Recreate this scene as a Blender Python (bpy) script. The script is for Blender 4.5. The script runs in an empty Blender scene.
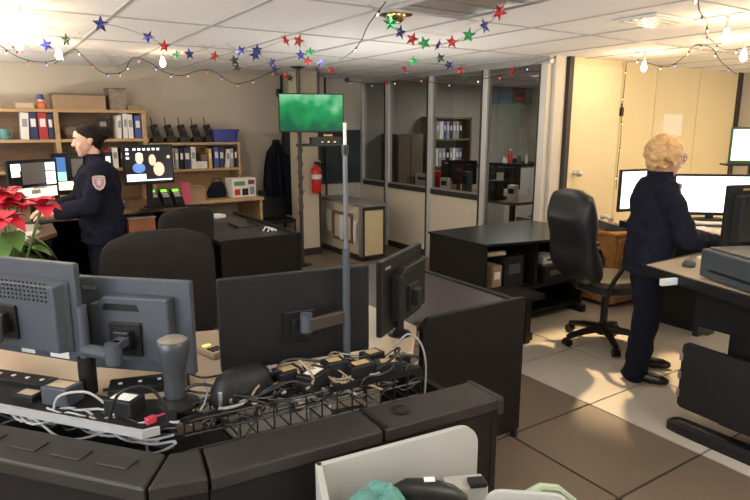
import bpy, bmesh, math, random
from mathutils import Vector, Matrix, noise
import numpy as np
R = math.radians
random.seed(7)
scn = bpy.context.scene
COL = scn.collection
PI = math.pi

# ------------------------------------------------------------------ camera, world, exposure, lights
cam_d = bpy.data.cameras.new('camera'); cam = bpy.data.objects.new('camera', cam_d); COL.objects.link(cam)
cam.location = (0, 0, 1.6); cam.rotation_euler = (R(90-11.64), 0, R(-33.1))
cam_d.sensor_width = 36; cam_d.lens = 597/750*36; cam_d.clip_start = .05
scn.camera = cam
wd = bpy.data.worlds.new('world'); scn.world = wd; wd.use_nodes = True
wd.node_tree.nodes['Background'].inputs[0].default_value = (.75, .85, 1, 1)
wd.node_tree.nodes['Background'].inputs[1].default_value = .6
scn.view_settings.view_transform = 'Standard'; scn.view_settings.look = 'None'
scn.view_settings.gamma = 1; scn.view_settings.use_curve_mapping = False
scn.view_settings.exposure = 0.35

def area(name, loc, rot, sx, sy, w, col):
    d = bpy.data.lights.new(name, 'AREA'); d.shape = 'RECTANGLE'; d.size = sx; d.size_y = sy; d.energy = w; d.color = col
    o = bpy.data.objects.new(name, d); COL.objects.link(o); o.location = loc; o.rotation_euler = rot; return o
def point(name, loc, w, col, rad=.05):
    d = bpy.data.lights.new(name, 'POINT'); d.energy = w; d.color = col; d.shadow_soft_size = rad
    o = bpy.data.objects.new(name, d); COL.objects.link(o); o.location = loc; return o
def spot(name, loc, tgt, w, col, ang, blend=.6, rad=.05):
    d = bpy.data.lights.new(name, 'SPOT'); d.energy = w; d.color = col; d.spot_size = R(ang); d.spot_blend = blend; d.shadow_soft_size = rad
    o = bpy.data.objects.new(name, d); COL.objects.link(o); o.location = loc
    o.rotation_euler = (Vector(tgt)-Vector(loc)).to_track_quat('-Z', 'Y').to_euler(); return o

WARM = (1, .70, .40); SOFT = (1, .95, .89); DAY = (.86, .93, 1)
area('daylight_window_light', (-2.1, .25, 1.4), (R(90), 0, R(-90)), 2.6, 1.2, 62, DAY)
area('ceiling_fill_left', (-1.5, 2.6, 1.25), (R(180), 0, 0), .8, .8, 85, SOFT)  # added up-facing fill without a fixture, brightens the ceiling at left
area('ceiling_fill_rear', (2.2, -1.0, 1.25), (R(180), 0, 0), 1.0, 1.0, 130, SOFT)  # added fill behind the camera, aimed up at the ceiling, no lamp body
area('ceiling_fill_far', (-1.2, 5.8, 1.25), (R(180), 0, 0), .6, .6, 85, SOFT)  # added up-facing fill for the far ceiling and back wall, no fixture
area('ceiling_fill_right', (6.6, .6, 1.25), (R(180), 0, 0), .6, .6, 60, SOFT)  # added up-facing fill for the right-hand ceiling, no fixture
area('tray_fill_light', (.445, .23, 2.2), (0, 0, 0), .55, 1.0, 7, WARM)  # added fill lamp in the unseen tray above the camera
area('ceiling_fill_centre', (2.9, 4.3, .9), (R(180), 0, 0), 1.0, 1.0, 16, SOFT)  # added up-facing fill that lifts the middle of the room
area('partition_fill', (3.0, 5.0, 2.23), (0, 0, 0), .6, 1.0, 9, SOFT)  # added downward fill for the partitions, no fixture there
area('side_room_fill', (6.3, 5.8, 2.2), (0, 0, 0), .6, 1.1, 30, (1, .97, .92))  # added fill that brightens the office behind the glass
area('warm_wall_fill', (6.6, 1.6, 2.2), (0, 0, 0), .6, 1.0, 52, (1, .78, .48))  # added warm fill under the ceiling for the yellow wall, no lamp there
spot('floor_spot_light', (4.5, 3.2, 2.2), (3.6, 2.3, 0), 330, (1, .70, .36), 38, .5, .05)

# ------------------------------------------------------------------ materials
MATS = {}
def mat(name, col, rough=.5, metal=0., emit=0., bump=0., bscale=60., var=0., vscale=8., spec=.5, alpha=None):
    if name in MATS: return MATS[name]
    m = bpy.data.materials.new(name); m.use_nodes = True; nt = m.node_tree; b = nt.nodes['Principled BSDF']
    b.inputs['Base Color'].default_value = (*col, 1); b.inputs['Roughness'].default_value = rough
    b.inputs['Metallic'].default_value = metal; b.inputs['Specular IOR Level'].default_value = spec
    if emit:
        b.inputs['Emission Color'].default_value = (*col, 1); b.inputs['Emission Strength'].default_value = emit
    tc = nt.nodes.new('ShaderNodeTexCoord')
    if var or not emit:
        n = nt.nodes.new('ShaderNodeTexNoise'); n.inputs['Scale'].default_value = vscale; n.inputs['Detail'].default_value = 4
        nt.links.new(tc.outputs['Object'], n.inputs['Vector'])
        r = nt.nodes.new('ShaderNodeMapRange'); v = var or .06
        r.inputs[3].default_value = 1-v; r.inputs[4].default_value = 1+v
        nt.links.new(n.outputs['Fac'], r.inputs[0])
        mx = nt.nodes.new('ShaderNodeMix'); mx.data_type = 'RGBA'; mx.blend_type = 'MULTIPLY'; mx.inputs[0].default_value = 1
        mx.inputs[6].default_value = (*col, 1); nt.links.new(r.outputs[0], mx.inputs[7])
        nt.links.new(mx.outputs[2], b.inputs['Base Color'])
    if bump:
        n2 = nt.nodes.new('ShaderNodeTexNoise'); n2.inputs['Scale'].default_value = bscale; n2.inputs['Detail'].default_value = 3
        nt.links.new(tc.outputs['Object'], n2.inputs['Vector'])
        bp = nt.nodes.new('ShaderNodeBump'); bp.inputs['Strength'].default_value = bump; bp.inputs['Distance'].default_value = .01
        nt.links.new(n2.outputs['Fac'], bp.inputs['Height']); nt.links.new(bp.outputs[0], b.inputs['Normal'])
    MATS[name] = m; return m
def glass(name, tint=(.75, .8, .82), refl=.09):
    if name in MATS: return MATS[name]
    m = bpy.data.materials.new(name); m.use_nodes = True; nt = m.node_tree; nt.nodes.clear()
    o = nt.nodes.new('ShaderNodeOutputMaterial'); mx = nt.nodes.new('ShaderNodeMixShader')
    t = nt.nodes.new('ShaderNodeBsdfTransparent'); t.inputs[0].default_value = (*tint, 1)
    g = nt.nodes.new('ShaderNodeBsdfGlossy'); g.inputs['Roughness'].default_value = .03
    mx.inputs[0].default_value = refl
    nt.links.new(t.outputs[0], mx.inputs[1]); nt.links.new(g.outputs[0], mx.inputs[2]); nt.links.new(mx.outputs[0], o.inputs[0])
    MATS[name] = m; return m
def tv_material():
    m = bpy.data.materials.new('tv_picture'); m.use_nodes = True; nt = m.node_tree; b = nt.nodes['Principled BSDF']
    tc = nt.nodes.new('ShaderNodeTexCoord'); n = nt.nodes.new('ShaderNodeTexNoise'); n.inputs['Scale'].default_value = 6; n.inputs['Detail'].default_value = 1.5
    sp = nt.nodes.new('ShaderNodeSeparateXYZ'); nt.links.new(tc.outputs['Generated'], sp.inputs[0]); nt.links.new(tc.outputs['Object'], n.inputs['Vector'])
    ad = nt.nodes.new('ShaderNodeMath'); ad.operation = 'MULTIPLY_ADD'; ad.inputs[1].default_value = .62; nt.links.new(sp.outputs['Z'], ad.inputs[0])
    sb = nt.nodes.new('ShaderNodeMath'); sb.operation = 'SUBTRACT'; sb.inputs[1].default_value = .22; nt.links.new(n.outputs['Fac'], sb.inputs[0]); nt.links.new(sb.outputs[0], ad.inputs[2])
    cr = nt.nodes.new('ShaderNodeValToRGB'); e = cr.color_ramp.elements
    e[0].position = .0; e[0].color = (.02, .10, .12, 1); e[1].position = 1; e[1].color = (.34, .85, .48, 1)
    x = e.new(.35); x.color = (.01, .17, .07, 1); x = e.new(.7); x.color = (.02, .43, .13, 1)
    nt.links.new(ad.outputs[0], cr.inputs[0]); nt.links.new(cr.outputs[0], b.inputs['Emission Color'])
    b.inputs['Base Color'].default_value = (.002, .004, .002, 1); b.inputs['Specular IOR Level'].default_value = .1; b.inputs['Emission Strength'].default_value = .62; b.inputs['Roughness'].default_value = .2
    return m
def wood(name, c1, c2, rough=.45, scale=3.):
    m = bpy.data.materials.new(name); m.use_nodes = True; nt = m.node_tree; b = nt.nodes['Principled BSDF']
    tc = nt.nodes.new('ShaderNodeTexCoord'); mp = nt.nodes.new('ShaderNodeMapping'); mp.inputs['Scale'].default_value = (1, 6, 6)
    n = nt.nodes.new('ShaderNodeTexNoise'); n.inputs['Scale'].default_value = scale; n.inputs['Detail'].default_value = 6
    cr = nt.nodes.new('ShaderNodeValToRGB'); cr.color_ramp.elements[0].position = .35; cr.color_ramp.elements[1].position = .65
    cr.color_ramp.elements[0].color = (*c1, 1); cr.color_ramp.elements[1].color = (*c2, 1)
    nt.links.new(tc.outputs['Object'], mp.inputs[0]); nt.links.new(mp.outputs[0], n.inputs['Vector']); nt.links.new(n.outputs['Fac'], cr.inputs[0])
    nt.links.new(cr.outputs[0], b.inputs['Base Color']); b.inputs['Roughness'].default_value = rough
    return m

BLK = mat('black_plastic', (.014, .0145, .016), .45, spec=.25, bump=.05, bscale=300)
BLKS = mat('black_satin', (.012, .012, .013), .32, spec=.35)
GREYP = mat('graphite_plastic', (.060, .070, .085), .42, spec=.35, bump=.04, bscale=400)
DARKLAM = mat('dark_laminate', (.013, .0112, .0105), .5, spec=.2, bump=.05, bscale=200, var=.12)
LEDGE = mat('ledge_vinyl', (.028, .0245, .022), .40, spec=.35, bump=.06, bscale=250, var=.15)
WINGTOP = mat('wing_laminate', (.045, .035, .037), .38, spec=.3, var=.1, vscale=30)
BEIGELAM = mat('beige_laminate', (.50, .40, .29), .4, var=.08, vscale=40)
WHITELAM = mat('white_laminate', (.40, .41, .39), .45, var=.05)
GREYMET = mat('grey_metal', (.33, .34, .36), .35, metal=.8)
ALU = mat('aluminium', (.62, .62, .63), .32, metal=.85)
CHROME = mat('chrome', (.8, .8, .8), .12, metal=1)
FABRIC = mat('charcoal_fabric', (.036, .032, .031), .95, spec=.1, bump=.5, bscale=500, var=.2)
LEATHER = mat('black_leather', (.016, .016, .017), .36, spec=.35, bump=.15, bscale=120)
NAVY = mat('navy_cloth', (.0125, .0135, .025), .9, spec=.1, bump=.4, bscale=45, var=.25)
NAVY2 = mat('navy_trousers', (.010, .0115, .020), .9, spec=.1, bump=.3, bscale=40, var=.2)
SKIN = mat('skin', (.72, .44, .33), .5, var=.06)
SKIN2 = mat('skin_rosy', (.74, .43, .31), .5, var=.06)
HAIRD = mat('dark_hair', (.012, .008, .007), .6, spec=.15, bump=.5, bscale=90)
HAIRB = mat('blond_hair', (.66, .40, .18), .55, bump=.5, bscale=90, var=.35, vscale=40)
SHOE = mat('black_shoe_leather', (.015, .014, .014), .22)
WALLB = mat('beige_wall_paint', (.50, .44, .355), .85, bump=.05, bscale=200, var=.04, vscale=2)
WALLY = mat('yellow_wall_paint', (.73, .61, .37), .8, bump=.04, bscale=200, var=.03, vscale=2)
PANELB = mat('cream_panel', (.56, .49, .38), .7, var=.05)
PANELY = mat('yellow_panel', (.66, .54, .32), .7, var=.05)
PANELP = mat('pale_panel', (.55, .52, .46), .7, var=.05)
TRIMD = mat('dark_trim', (.03, .026, .025), .5)
CEILT = mat('ceiling_tile_fibre', (.80, .785, .76), .95, bump=.35, bscale=140, var=.05, vscale=30)
GRIDM = mat('grid_bar_enamel', (.42, .41, .39), .6)
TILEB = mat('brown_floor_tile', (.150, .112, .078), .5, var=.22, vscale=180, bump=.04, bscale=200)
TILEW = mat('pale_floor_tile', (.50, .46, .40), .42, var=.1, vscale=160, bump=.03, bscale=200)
GROUT = mat('floor_joint', (.02, .017, .015), .8)
PINE = wood('pine_board', (.38, .24, .12), (.50, .33, .17))
OAKD = wood('brown_board', (.13, .08, .045), (.19, .12, .07))
ORANGEW = wood('orange_wood', (.42, .19, .06), (.56, .28, .10))
PAPER = mat('white_paper', (.74, .73, .70), .8)
CARD = mat('brown_cardboard', (.34, .23, .14), .85, var=.1)
WHITEP = mat('white_plastic', (.70, .70, .68), .45)
RED = mat('red_enamel', (.55, .02, .015), .3)
BLUE = mat('blue_plastic', (.035, .05, .30), .4)
GREENL = mat('leaf_green', (.10, .20, .045), .5, var=.3, vscale=20)
GREENL2 = mat('leaf_light_green', (.24, .32, .10), .5, var=.3, vscale=20)
REDL = mat('bract_red', (.60, .02, .045), .55, var=.2, vscale=20)
SCRW = mat('white_screen', (.86, .93, 1.0), .3, emit=1.35)
SCRT = mat('teal_screen', (.35, .72, .66), .3, emit=.8)
SCRG = mat('pale_green_screen', (.62, .85, .70), .3, emit=.75)
SCRD = mat('dark_screen', (.10, .085, .075), .3, emit=.5)
SCRK = mat('black_screen', (.012, .012, .016), .25, emit=.3)
SCRY = mat('cream_screen', (.95, .85, .62), .3, emit=.9)
SCRB = mat('blue_screen', (.06, .16, .42), .3, emit=.7)
SCRS = mat('skin_screen', (.85, .55, .42), .3, emit=.8)
LCD = mat('green_lcd', (.25, .85, .10), .3, emit=.8)

# ------------------------------------------------------------------ mesh helpers
class B:
    def __init__(s): s.v = []; s.f = []; s.m = []
    def add(s, vs, fs, mi=0):
        o = len(s.v); s.v += [tuple(v) for v in vs]; s.f += [tuple(i+o for i in f) for f in fs]; s.m += [mi]*len(fs); return s
    def box(s, c, d, rz=0, mi=0, mtx=None):
        x, y, z = d[0]/2, d[1]/2, d[2]/2
        vs = [Vector((a*x, b*y, e*z)) for e in (-1, 1) for b in (-1, 1) for a in (-1, 1)]
        M_ = mtx or Matrix.Rotation(rz, 3, 'Z'); c = Vector(c)
        return s.add([M_ @ v + c for v in vs], [(0, 2, 3, 1), (4, 5, 7, 6), (0, 1, 5, 4), (2, 6, 7, 3), (0, 4, 6, 2), (1, 3, 7, 5)], mi)
    def box2(s, a, b, mi=0):
        return s.box([(a[i]+b[i])/2 for i in range(3)], [abs(b[i]-a[i]) for i in range(3)], 0, mi)
    def rings(s, rs, mi=0, cap=True, closed=False):
        n = len(rs[0]); vs = [p for r in rs for p in r]; fs = []
        k = len(rs)
        for i in range(k if closed else k-1):
            for j in range(n):
                a = i*n+j; b_ = i*n+(j+1) % n; c = ((i+1) % k)*n+(j+1) % n; d = ((i+1) % k)*n+j
                fs.append((a, b_, c, d))
        if cap and not closed: fs.append(tuple(range(n-1, -1, -1))); fs.append(tuple((k-1)*n+j for j in range(n)))
        return s.add(vs, fs, mi)
    def cyl(s, p0, p1, r0, r1=None, n=12, mi=0):
        return s.tube([p0, p1], [r0, r0 if r1 is None else r1], n, mi)
    def tube(s, pts, r, n=8, mi=0):
        pts = [Vector(p) for p in pts]
        if not isinstance(r, (list, tuple)): r = [r]*len(pts)
        rs = []; up = None
        for i, p in enumerate(pts):
            t = (pts[min(i+1, len(pts)-1)]-pts[max(i-1, 0)])
            t = t.normalized() if t.length > 1e-9 else Vector((0, 0, 1))
            if up is None: up = Vector((0, 0, 1)) if abs(t.z) < .9 else Vector((1, 0, 0))
            a = t.cross(up)
            if a.length < 1e-4: a = t.cross(Vector((.3, 1, .2)))
            a.normalize(); b_ = t.cross(a).normalized()
            rs.append([p+(a*math.cos(2*PI*j/n)+b_*math.sin(2*PI*j/n))*r[i] for j in range(n)])
        return s.rings(rs, mi)
    def lathe(s, prof, c=(0, 0, 0), n=24, mi=0):
        return s.rings([[Vector((c[0]+r*math.cos(2*PI*j/n), c[1]+r*math.sin(2*PI*j/n), c[2]+z)) for j in range(n)] for r, z in prof], mi)
    def prism(s, poly, z0, z1, mi=0):
        return s.rings([[Vector((x, y, z0)) for x, y in poly], [Vector((x, y, z1)) for x, y in poly]], mi)
    def plate(s, poly, o, ux, uy, th, mi=0):
        # polygon in the plane (o,ux,uy), extruded by vector th
        o, ux, uy, th = Vector(o), Vector(ux), Vector(uy), Vector(th)
        a = [o+ux*x+uy*y for x, y in poly]
        return s.rings([a, [p+th for p in a]], mi)
    def ball(s, c, r, n=10, mi=0, sc=(1, 1, 1)):
        c = Vector(c)
        return s.rings([[c+Vector((sc[0]*r*math.sin(PI*i/n)*math.cos(2*PI*j/(2*n)), sc[1]*r*math.sin(PI*i/n)*math.sin(2*PI*j/(2*n)), -sc[2]*r*math.cos(PI*i/n))) for j in range(2*n)] for i in range(0, n+1)], mi, cap=False)
    def loft(s, secs, n=28, e=4., mi=0, axis='Z'):
        # secs: (center, rx, ry); superellipse sections stacked along Z
        rs = []
        for c, rx, ry in secs:
            r = []
            for j in range(n):
                t = 2*PI*j/n; ct, st = math.cos(t), math.sin(t)
                r.append(Vector(c)+Vector((rx*math.copysign(abs(ct)**(2/e), ct), ry*math.copysign(abs(st)**(2/e), st), 0)))
            rs.append(r)
        return s.rings(rs, mi)
    def build(s, name, mats, parent=None, bevel=0., smooth=False, world=True, seg=2):
        me = bpy.data.meshes.new(name)
        vs = s.v
        if parent is not None and world:
            inv = wm(parent).inverted(); vs = [inv @ Vector(v) for v in vs]
        me.from_pydata([tuple(v) for v in vs], [], s.f)
        if not isinstance(mats, (list, tuple)): mats = [mats]
        for m in mats: me.materials.append(m)
        me.polygons.foreach_set('material_index', s.m)
        bm = bmesh.new(); bm.from_mesh(me); bmesh.ops.recalc_face_normals(bm, faces=bm.faces); bm.to_mesh(me); bm.free()
        if smooth:
            me.polygons.foreach_set('use_smooth', [True]*len(me.polygons))
            try: me.set_sharp_from_angle(angle=R(40))
            except Exception: pass
        o = bpy.data.objects.new(name, me); COL.objects.link(o)
        if parent is not None: o.parent = parent
        if bevel:
            md = o.modifiers.new('bevel', 'BEVEL'); md.width = bevel; md.segments = seg; md.limit_method = 'ANGLE'; md.angle_limit = R(35)
        return o
def wm(o):
    m = Matrix.LocRotScale(o.location, o.rotation_euler, None)
    return wm(o.parent) @ m if o.parent else m
def tag(o, label=None, cat=None, group=None, kind=None):
    if label: o['label'] = label
    if cat: o['category'] = cat
    if group: o['group'] = group
    if kind: o['kind'] = kind
    return o
def thing(name, label, cat, loc=(0, 0, 0), rz=0., group=None):
    o = bpy.data.objects.new(name, None); COL.objects.link(o); o.location = loc; o.rotation_euler = (0, 0, rz); o.empty_display_size = .1
    return tag(o, label, cat, group)
def struct(name, mats, b, parent=None, **k):
    o = b.build(name, mats, parent, **k)
    if parent is None: o['kind'] = 'structure'
    return o
def solo(name, b, mats, label, cat, group=None, **k):
    # a one-mesh thing
    o = b.build(name, mats, None, **k); return tag(o, label, cat, group)
def copy_tree(o, parent=None):
    c = o.copy(); COL.objects.link(c)
    if parent is not None: c.parent = parent
    for ch in [x for x in o.children]: copy_tree(ch, c)
    return c
def share(name, me, parent, loc, rot=(0, 0, 0)):
    o = bpy.data.objects.new(name, me); COL.objects.link(o); o.parent = parent; o.location = loc; o.rotation_euler = rot; return o

# ------------------------------------------------------------------ the room shell
CZ = 2.26; XL, XR, YF, YB = -2.2, 8.05, -2.45, 7.4; XG = 4.6; YY = 3.97
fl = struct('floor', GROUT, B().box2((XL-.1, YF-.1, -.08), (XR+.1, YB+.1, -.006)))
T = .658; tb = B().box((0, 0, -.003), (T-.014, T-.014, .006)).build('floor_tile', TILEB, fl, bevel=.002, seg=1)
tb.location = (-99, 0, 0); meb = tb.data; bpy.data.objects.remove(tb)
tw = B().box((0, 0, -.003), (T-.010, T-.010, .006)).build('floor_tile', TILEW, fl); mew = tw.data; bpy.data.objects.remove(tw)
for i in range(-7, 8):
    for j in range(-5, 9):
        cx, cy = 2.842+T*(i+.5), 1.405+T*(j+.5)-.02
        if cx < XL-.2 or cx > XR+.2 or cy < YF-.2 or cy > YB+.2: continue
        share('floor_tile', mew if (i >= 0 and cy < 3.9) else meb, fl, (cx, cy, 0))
ce = struct('ceiling', CEILT, B().box2((XL-.1, YF-.1, CZ+.02), (XR+.1, YB+.1, CZ+.1)))
GX = [.752+.613*k for k in range(-5, 13)]; GY = [4.08-1.1*k for k in range(-3, 7)]
ct = B().box((0, 0, .006), (.600, 1.086, .012)).build('ceiling_tile', CEILT, ce); mct = ct.data; bpy.data.objects.remove(ct)
TROF = [(GX[7], GY[4]), (GX[4], GY[6])]
for x in GX[:-1]:
    for y in GY:
        if any(abs(x-a) < .01 and abs(y-b) < .01 for a, b in TROF): continue
        share('ceiling_tile', mct, ce, (x+.3065, y-.55, CZ-.002+random.uniform(-.001, .002)))
for x in GX: B().box2((x-.011, YF, CZ-.008), (x+.011, YB, CZ+.01)).build('grid_bar', GRIDM, ce)
for y in GY: B().box2((XL, y-.011, CZ-.007), (XR, y+.011, CZ+.01)).build('grid_bar', GRIDM, ce)
# recessed light trays, one switched off, one added out of view for fill light
for k, (x, y) in enumerate(TROF):
    t = thing('ceiling_light', ['recessed ceiling light with brown louvre, switched off, above the central floor', 'added unseen ceiling tray with warm diffuser above the camera, holding a fill lamp'][k], 'light', (x+.3065, y-.55, CZ))
    cx, cy = x+.3065, y-.55
    B().box2((cx-.30, cy-.54, CZ-.012), (cx+.30, cy-.48, CZ+.015)).box2((cx-.30, cy+.48, CZ-.012), (cx+.30, cy+.54, CZ+.015)).box2((cx-.30, cy-.48, CZ-.012), (cx-.25, cy+.48, CZ+.015)).box2((cx+.25, cy-.48, CZ-.012), (cx+.30, cy+.48, CZ+.015)).build('frame', ALU, t)
    B().box2((cx-.25, cy-.48, CZ+.001), (cx+.25, cy+.48, CZ+.012)).build('diffuser', mat('troffer_brown', (.30, .24, .19), .3), t)
    for q in range(5): B().box2((cx-.25, cy-.4+q*.2-.006, CZ-.008), (cx+.25, cy-.4+q*.2+.006, CZ+.002)).build('louvre', GREYMET, t)
t = thing('ceiling_vent', 'white square air vent in the ceiling near the top edge', 'vent', (3.6, 2.35, CZ))
B().box2((3.4, 2.2, CZ-.016), (3.8, 2.5, CZ-.004)).build('frame', WHITEP, t, bevel=.004)
for q in range(4): B().box2((3.43, 2.24+q*.065, CZ-.024), (3.77, 2.27+q*.065, CZ-.016)).build('slat', ALU, t)
t = thing('sprinkler', 'brass dome sprinkler head on the ceiling beside the green star', 'sprinkler', (2.15, 3.07, CZ))
B().lathe([(.001, -.05), (.03, -.048), (.05, -.03), (.06, -.012), (.06, -.001)], (2.15, 3.07, CZ-.006)).build('dome', mat('brass', (.6, .42, .18), .2, metal=1), t, smooth=True)
B().lathe([(.02, 0), (.095, -.002), (.10, -.010), (.02, -.012)], (2.15, 3.07, CZ)).build('plate', CHROME, t, smooth=True)

struct('wall_back', WALLB, B().box2((XL-.1, YB, 0), (3.36, YB+.1, CZ+.02)))
struct('wall_left', WALLB, B().box2((XL-.1, YF, 0), (XL, YB, .75)).box2((XL-.1, YF, 2.05), (XL, YB, CZ+.02)).box2((XL-.1, YF, .75), (XL, -1.1, 2.05)).box2((XL-.1, 1.6, .75), (XL, YB, 2.05)))
struct('wall_front', WALLB, B().box2((XL-.1, YF-.1, 0), (XR+.1, YF, CZ+.02)))
w1 = struct('window_1', ALU, B().box2((XL-.08, -1.1, .75), (XL-.03, 1.6, .80)).box2((XL-.08, -1.1, 2.0), (XL-.03, 1.6, 2.05)).box2((XL-.08, .22, .80), (XL-.03, .28, 2.0)))
B().box2((XL-.06, -1.1, .80), (XL-.055, 1.6, 2.0)).build('pane', glass('clear_glass', (.95, .97, .97), .05), w1)
wr = struct('wall_right', WALLY, B().box2((4.84, YY, 0), (XR, YY+.09, CZ+.02)))
struct('wall_far_right', WALLB, B().box2((XR, YF, 0), (XR+.1, YB, CZ+.02)))
struct('baseboard_right', TRIMD, B().box2((5.66, YY-.012, 0), (XR, YY, .1)))
struct('baseboard_back', TRIMD, B().box2((XL, YB-.012, 0), (3.34, YB, .1)))
struct('trim_1', TRIMD, B().box2((4.785, YY-.03, 0), (4.845, YY+.1, CZ)))      # dark jamb beside the yellow door
struct('trim_2', TRIMD, B().box2((7.96, YY-.02, 0), (8.05, YY, CZ)))
d1 = struct('door_1', mat('yellow_door_paint', (.76, .65, .42), .6), B().box2((4.85, YY-.015, .01), (5.62, YY-.001, 2.2)), bevel=.003)
kb = B(); kb.cyl((4.965, YY-.015, 1.147), (4.965, YY-.06, 1.147), .014); kb.ball((4.965, YY-.075, 1.147), .034)
kb.cyl((4.965, YY-.014, 1.147), (4.965, YY-.022, 1.147), .038); kb.build('door_knob', ALU, d1, smooth=True)
struct('trim_3', mat('yellow_trim', (.60, .49, .28), .7), B().box2((5.62, YY-.012, 0), (5.65, YY, CZ)))
for k, x in enumerate((6.25, 7.1)): B().box2((x-.004, YY-.004, .1), (x+.004, YY, CZ)).build('panel_joint', mat('joint_yellow', (.60, .49, .29), .8), wr)

# glazed partition on X = 4.6
wg = struct('wall_glazed', ALU, B().box2((XG-.03, 4.0, 2.19), (XG+.03, YB, CZ+.02)))
MULL = [4.86, 5.80, 6.72, 7.36]
DK = TRIMD
for y in MULL:
    B().box2((XG-.035, y-.035, 0), (XG+.035, y+.035, 2.19)).build('mullion', mat('post_silver', (.58, .58, .57), .4, metal=.3), wg, bevel=.004)
    B().box2((XG-.038, y+.036, .0), (XG+.03, y+.06, 2.19)).build('gasket', DK, wg)
for a, b_ in zip(MULL[:-1], MULL[1:]):
    B().box2((XG-.02, a+.06, .08), (XG+.02, b_-.035, .80)).build('lower_panel', PANELB, wg)
    B().box2((XG-.036, a+.06, .80), (XG+.03, b_-.035, .86)).build('sill_rail', DK, wg, bevel=.003)
    B().box2((XG-.04, a+.06, .86), (XG+.03, b_-.035, .875)).build('sill_rail', ALU, wg)
    B().box2((XG-.004, a+.06, .875), (XG+.004, b_-.035, 2.19)).build('pane', glass('office_glass', (.76, .76, .74), .04), wg)
    B().box2((XG-.03, a+.06, 0), (XG+.025, b_-.035, .08)).build('kick_board', DK, wg)
B().box2((XG-.035, 4.02, 0), (XG+.035, 4.10, 2.19)).build('mullion', mat('cream_post', (.60, .57, .50), .6), wg, bevel=.004)
B().box2((XG-.036, 4.10, 0), (XG+.03, 4.118, 2.19)).build('gasket', DK, wg)
B().box2((XG-.004, 4.118, .06), (XG+.004, 4.825, 2.19)).build('pane', MATS['office_glass'], wg)
B().box2((XG-.03, 4.118, 0), (XG+.025, 4.825, .06)).build('kick_board', DK, wg)
struct('trim_4', mat('cream_post', (.6, .57, .5)), B().box2((XG+.036, 3.98, 0), (4.78, 4.06, CZ)))
# glazed end of the back wall
w2 = struct('wall_back_glazed', PANELP, B().box2((3.36, YB-.01, 0), (XG, YB+.05, .84)).box2((3.36, YB-.01, 1.56), (XG, YB+.05, CZ+.02)))
B().box2((3.36, YB, .84), (XG, YB+.01, 1.56)).build('pane', mat('blue_black_glass', (.035, .05, .06), .12), w2)
B().box2((3.35, YB-.025, .82), (XG-.05, YB-.01, .86)).build('sill_rail', DK, w2)
for x in (3.36, 3.66, 4.0): B().box2((x-.012, YB-.03, 0), (x+.012, YB-.01, CZ)).build('mullion', DK, w2)
pl = struct('wall_pillar', PANELB, B().box2((3.275, 6.70, 0), (3.53, 6.98, CZ)))
for x in (3.27, 3.535): B().box2((x-.014, 6.685, 0), (x+.014, 6.72, CZ)).build('edge_strip', DK, pl)
B().box2((3.28, 6.69, 0), (3.53, 6.70, .09)).build('kick_board', DK, pl)

# side office behind the glass
struct('wall_office_back', mat('office_paint', (.46, .45, .41), .9), B().box2((XG+.05, YB, 0), (XR, YB+.1, 1.97)))
struct('wall_office_upper', MATS['office_paint'], B().box2((XG+.05, YB, 1.97), (6.9, YB+.1, CZ+.02)))
struct('trim_5', mat('office_blue_paint', (.22, .30, .44), .9), B().box2((6.9, YB-.002, 1.97), (XR, YB+.1, CZ+.02)))
struct('wall_office_front', MATS['office_paint'], B().box2((XG+.2, YY+.09, 0), (XR, YY+.12, CZ+.02)))

# low partition with pinned sheets
t = thing('low_partition', 'low cream partition with dark top cap and yellow end beside the extinguisher', 'partition', (3.88, 6.5, 0))
B().box2((3.735, 5.99, .06), (4.03, 7.1, .66)).build('core', PANELB, t)
B().box2((3.72, 5.96, .66), (4.045, 7.1, .695)).build('top_cap', mat('cap_grey', (.22, .21, .21), .35), t, bevel=.006)
B().box2((3.725, 5.975, .04), (3.75, 5.99, .66)).box2((4.015, 5.975, .04), (4.04, 5.99, .66)).box2((3.75, 5.975, .62), (4.015, 5.99, .66)).box2((3.75, 5.975, .04), (4.015, 5.99, .07)).build('end_frame', DK, t)
B().box2((3.75, 5.98, .07), (4.015, 5.99, .62)).build('end_panel', PANELY, t)
B().box2((3.722, 6.0, 0), (3.74, 7.1, .07)).build('kick_board', DK, t)
B().box2((3.715, 5.985, .06), (3.735, 6.06, .66)).build('corner_post', ALU, t)
t = thing('picture_frame', 'brown framed noticeboard leaning on the low cream partition', 'noticeboard', (3.70, 6.45, .2))
B().box2((3.705, 6.20, .19), (3.72, 6.24, .56)).box2((3.705, 6.64, .19), (3.72, 6.68, .56)).box2((3.705, 6.24, .19), (3.72, 6.64, .23)).box2((3.705, 6.24, .52), (3.72, 6.64, .56)).build('frame', mat('frame_brown', (.16, .10, .06), .5), t, bevel=.003)
B().box2((3.71, 6.24, .23), (3.72, 6.64, .52)).build('board', PANELB, t)
for k, (y0, z0, w_, h_, L) in enumerate([(6.70, .28, .13, .28, 'white sheet pinned left of the brown noticeboard frame'), (6.33, .21, .16, .31, 'wide white sheet pinned over the brown noticeboard frame'), (6.09, .22, .06, .27, 'narrow white sheet pinned right of the brown noticeboard frame')]):
    q = B(); n_ = 6; x0 = 3.698
    q.rings([[Vector((x0-.006*math.sin(i/n_*PI)-.004*i/n_, y0, z0+h_*(1-i/n_))), Vector((x0-.008*math.sin(i/n_*PI)-.004*i/n_, y0+w_, z0+h_*(1-i/n_))), Vector((x0+.002-.008*math.sin(i/n_*PI)-.004*i/n_, y0+w_, z0+h_*(1-i/n_))), Vector((x0+.002-.006*math.sin(i/n_*PI)-.004*i/n_, y0, z0+h_*(1-i/n_)))] for i in range(n_+1)])
    solo('notice_sheet', q, PAPER, L, 'paper', 'sheets on the low partition')

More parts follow.
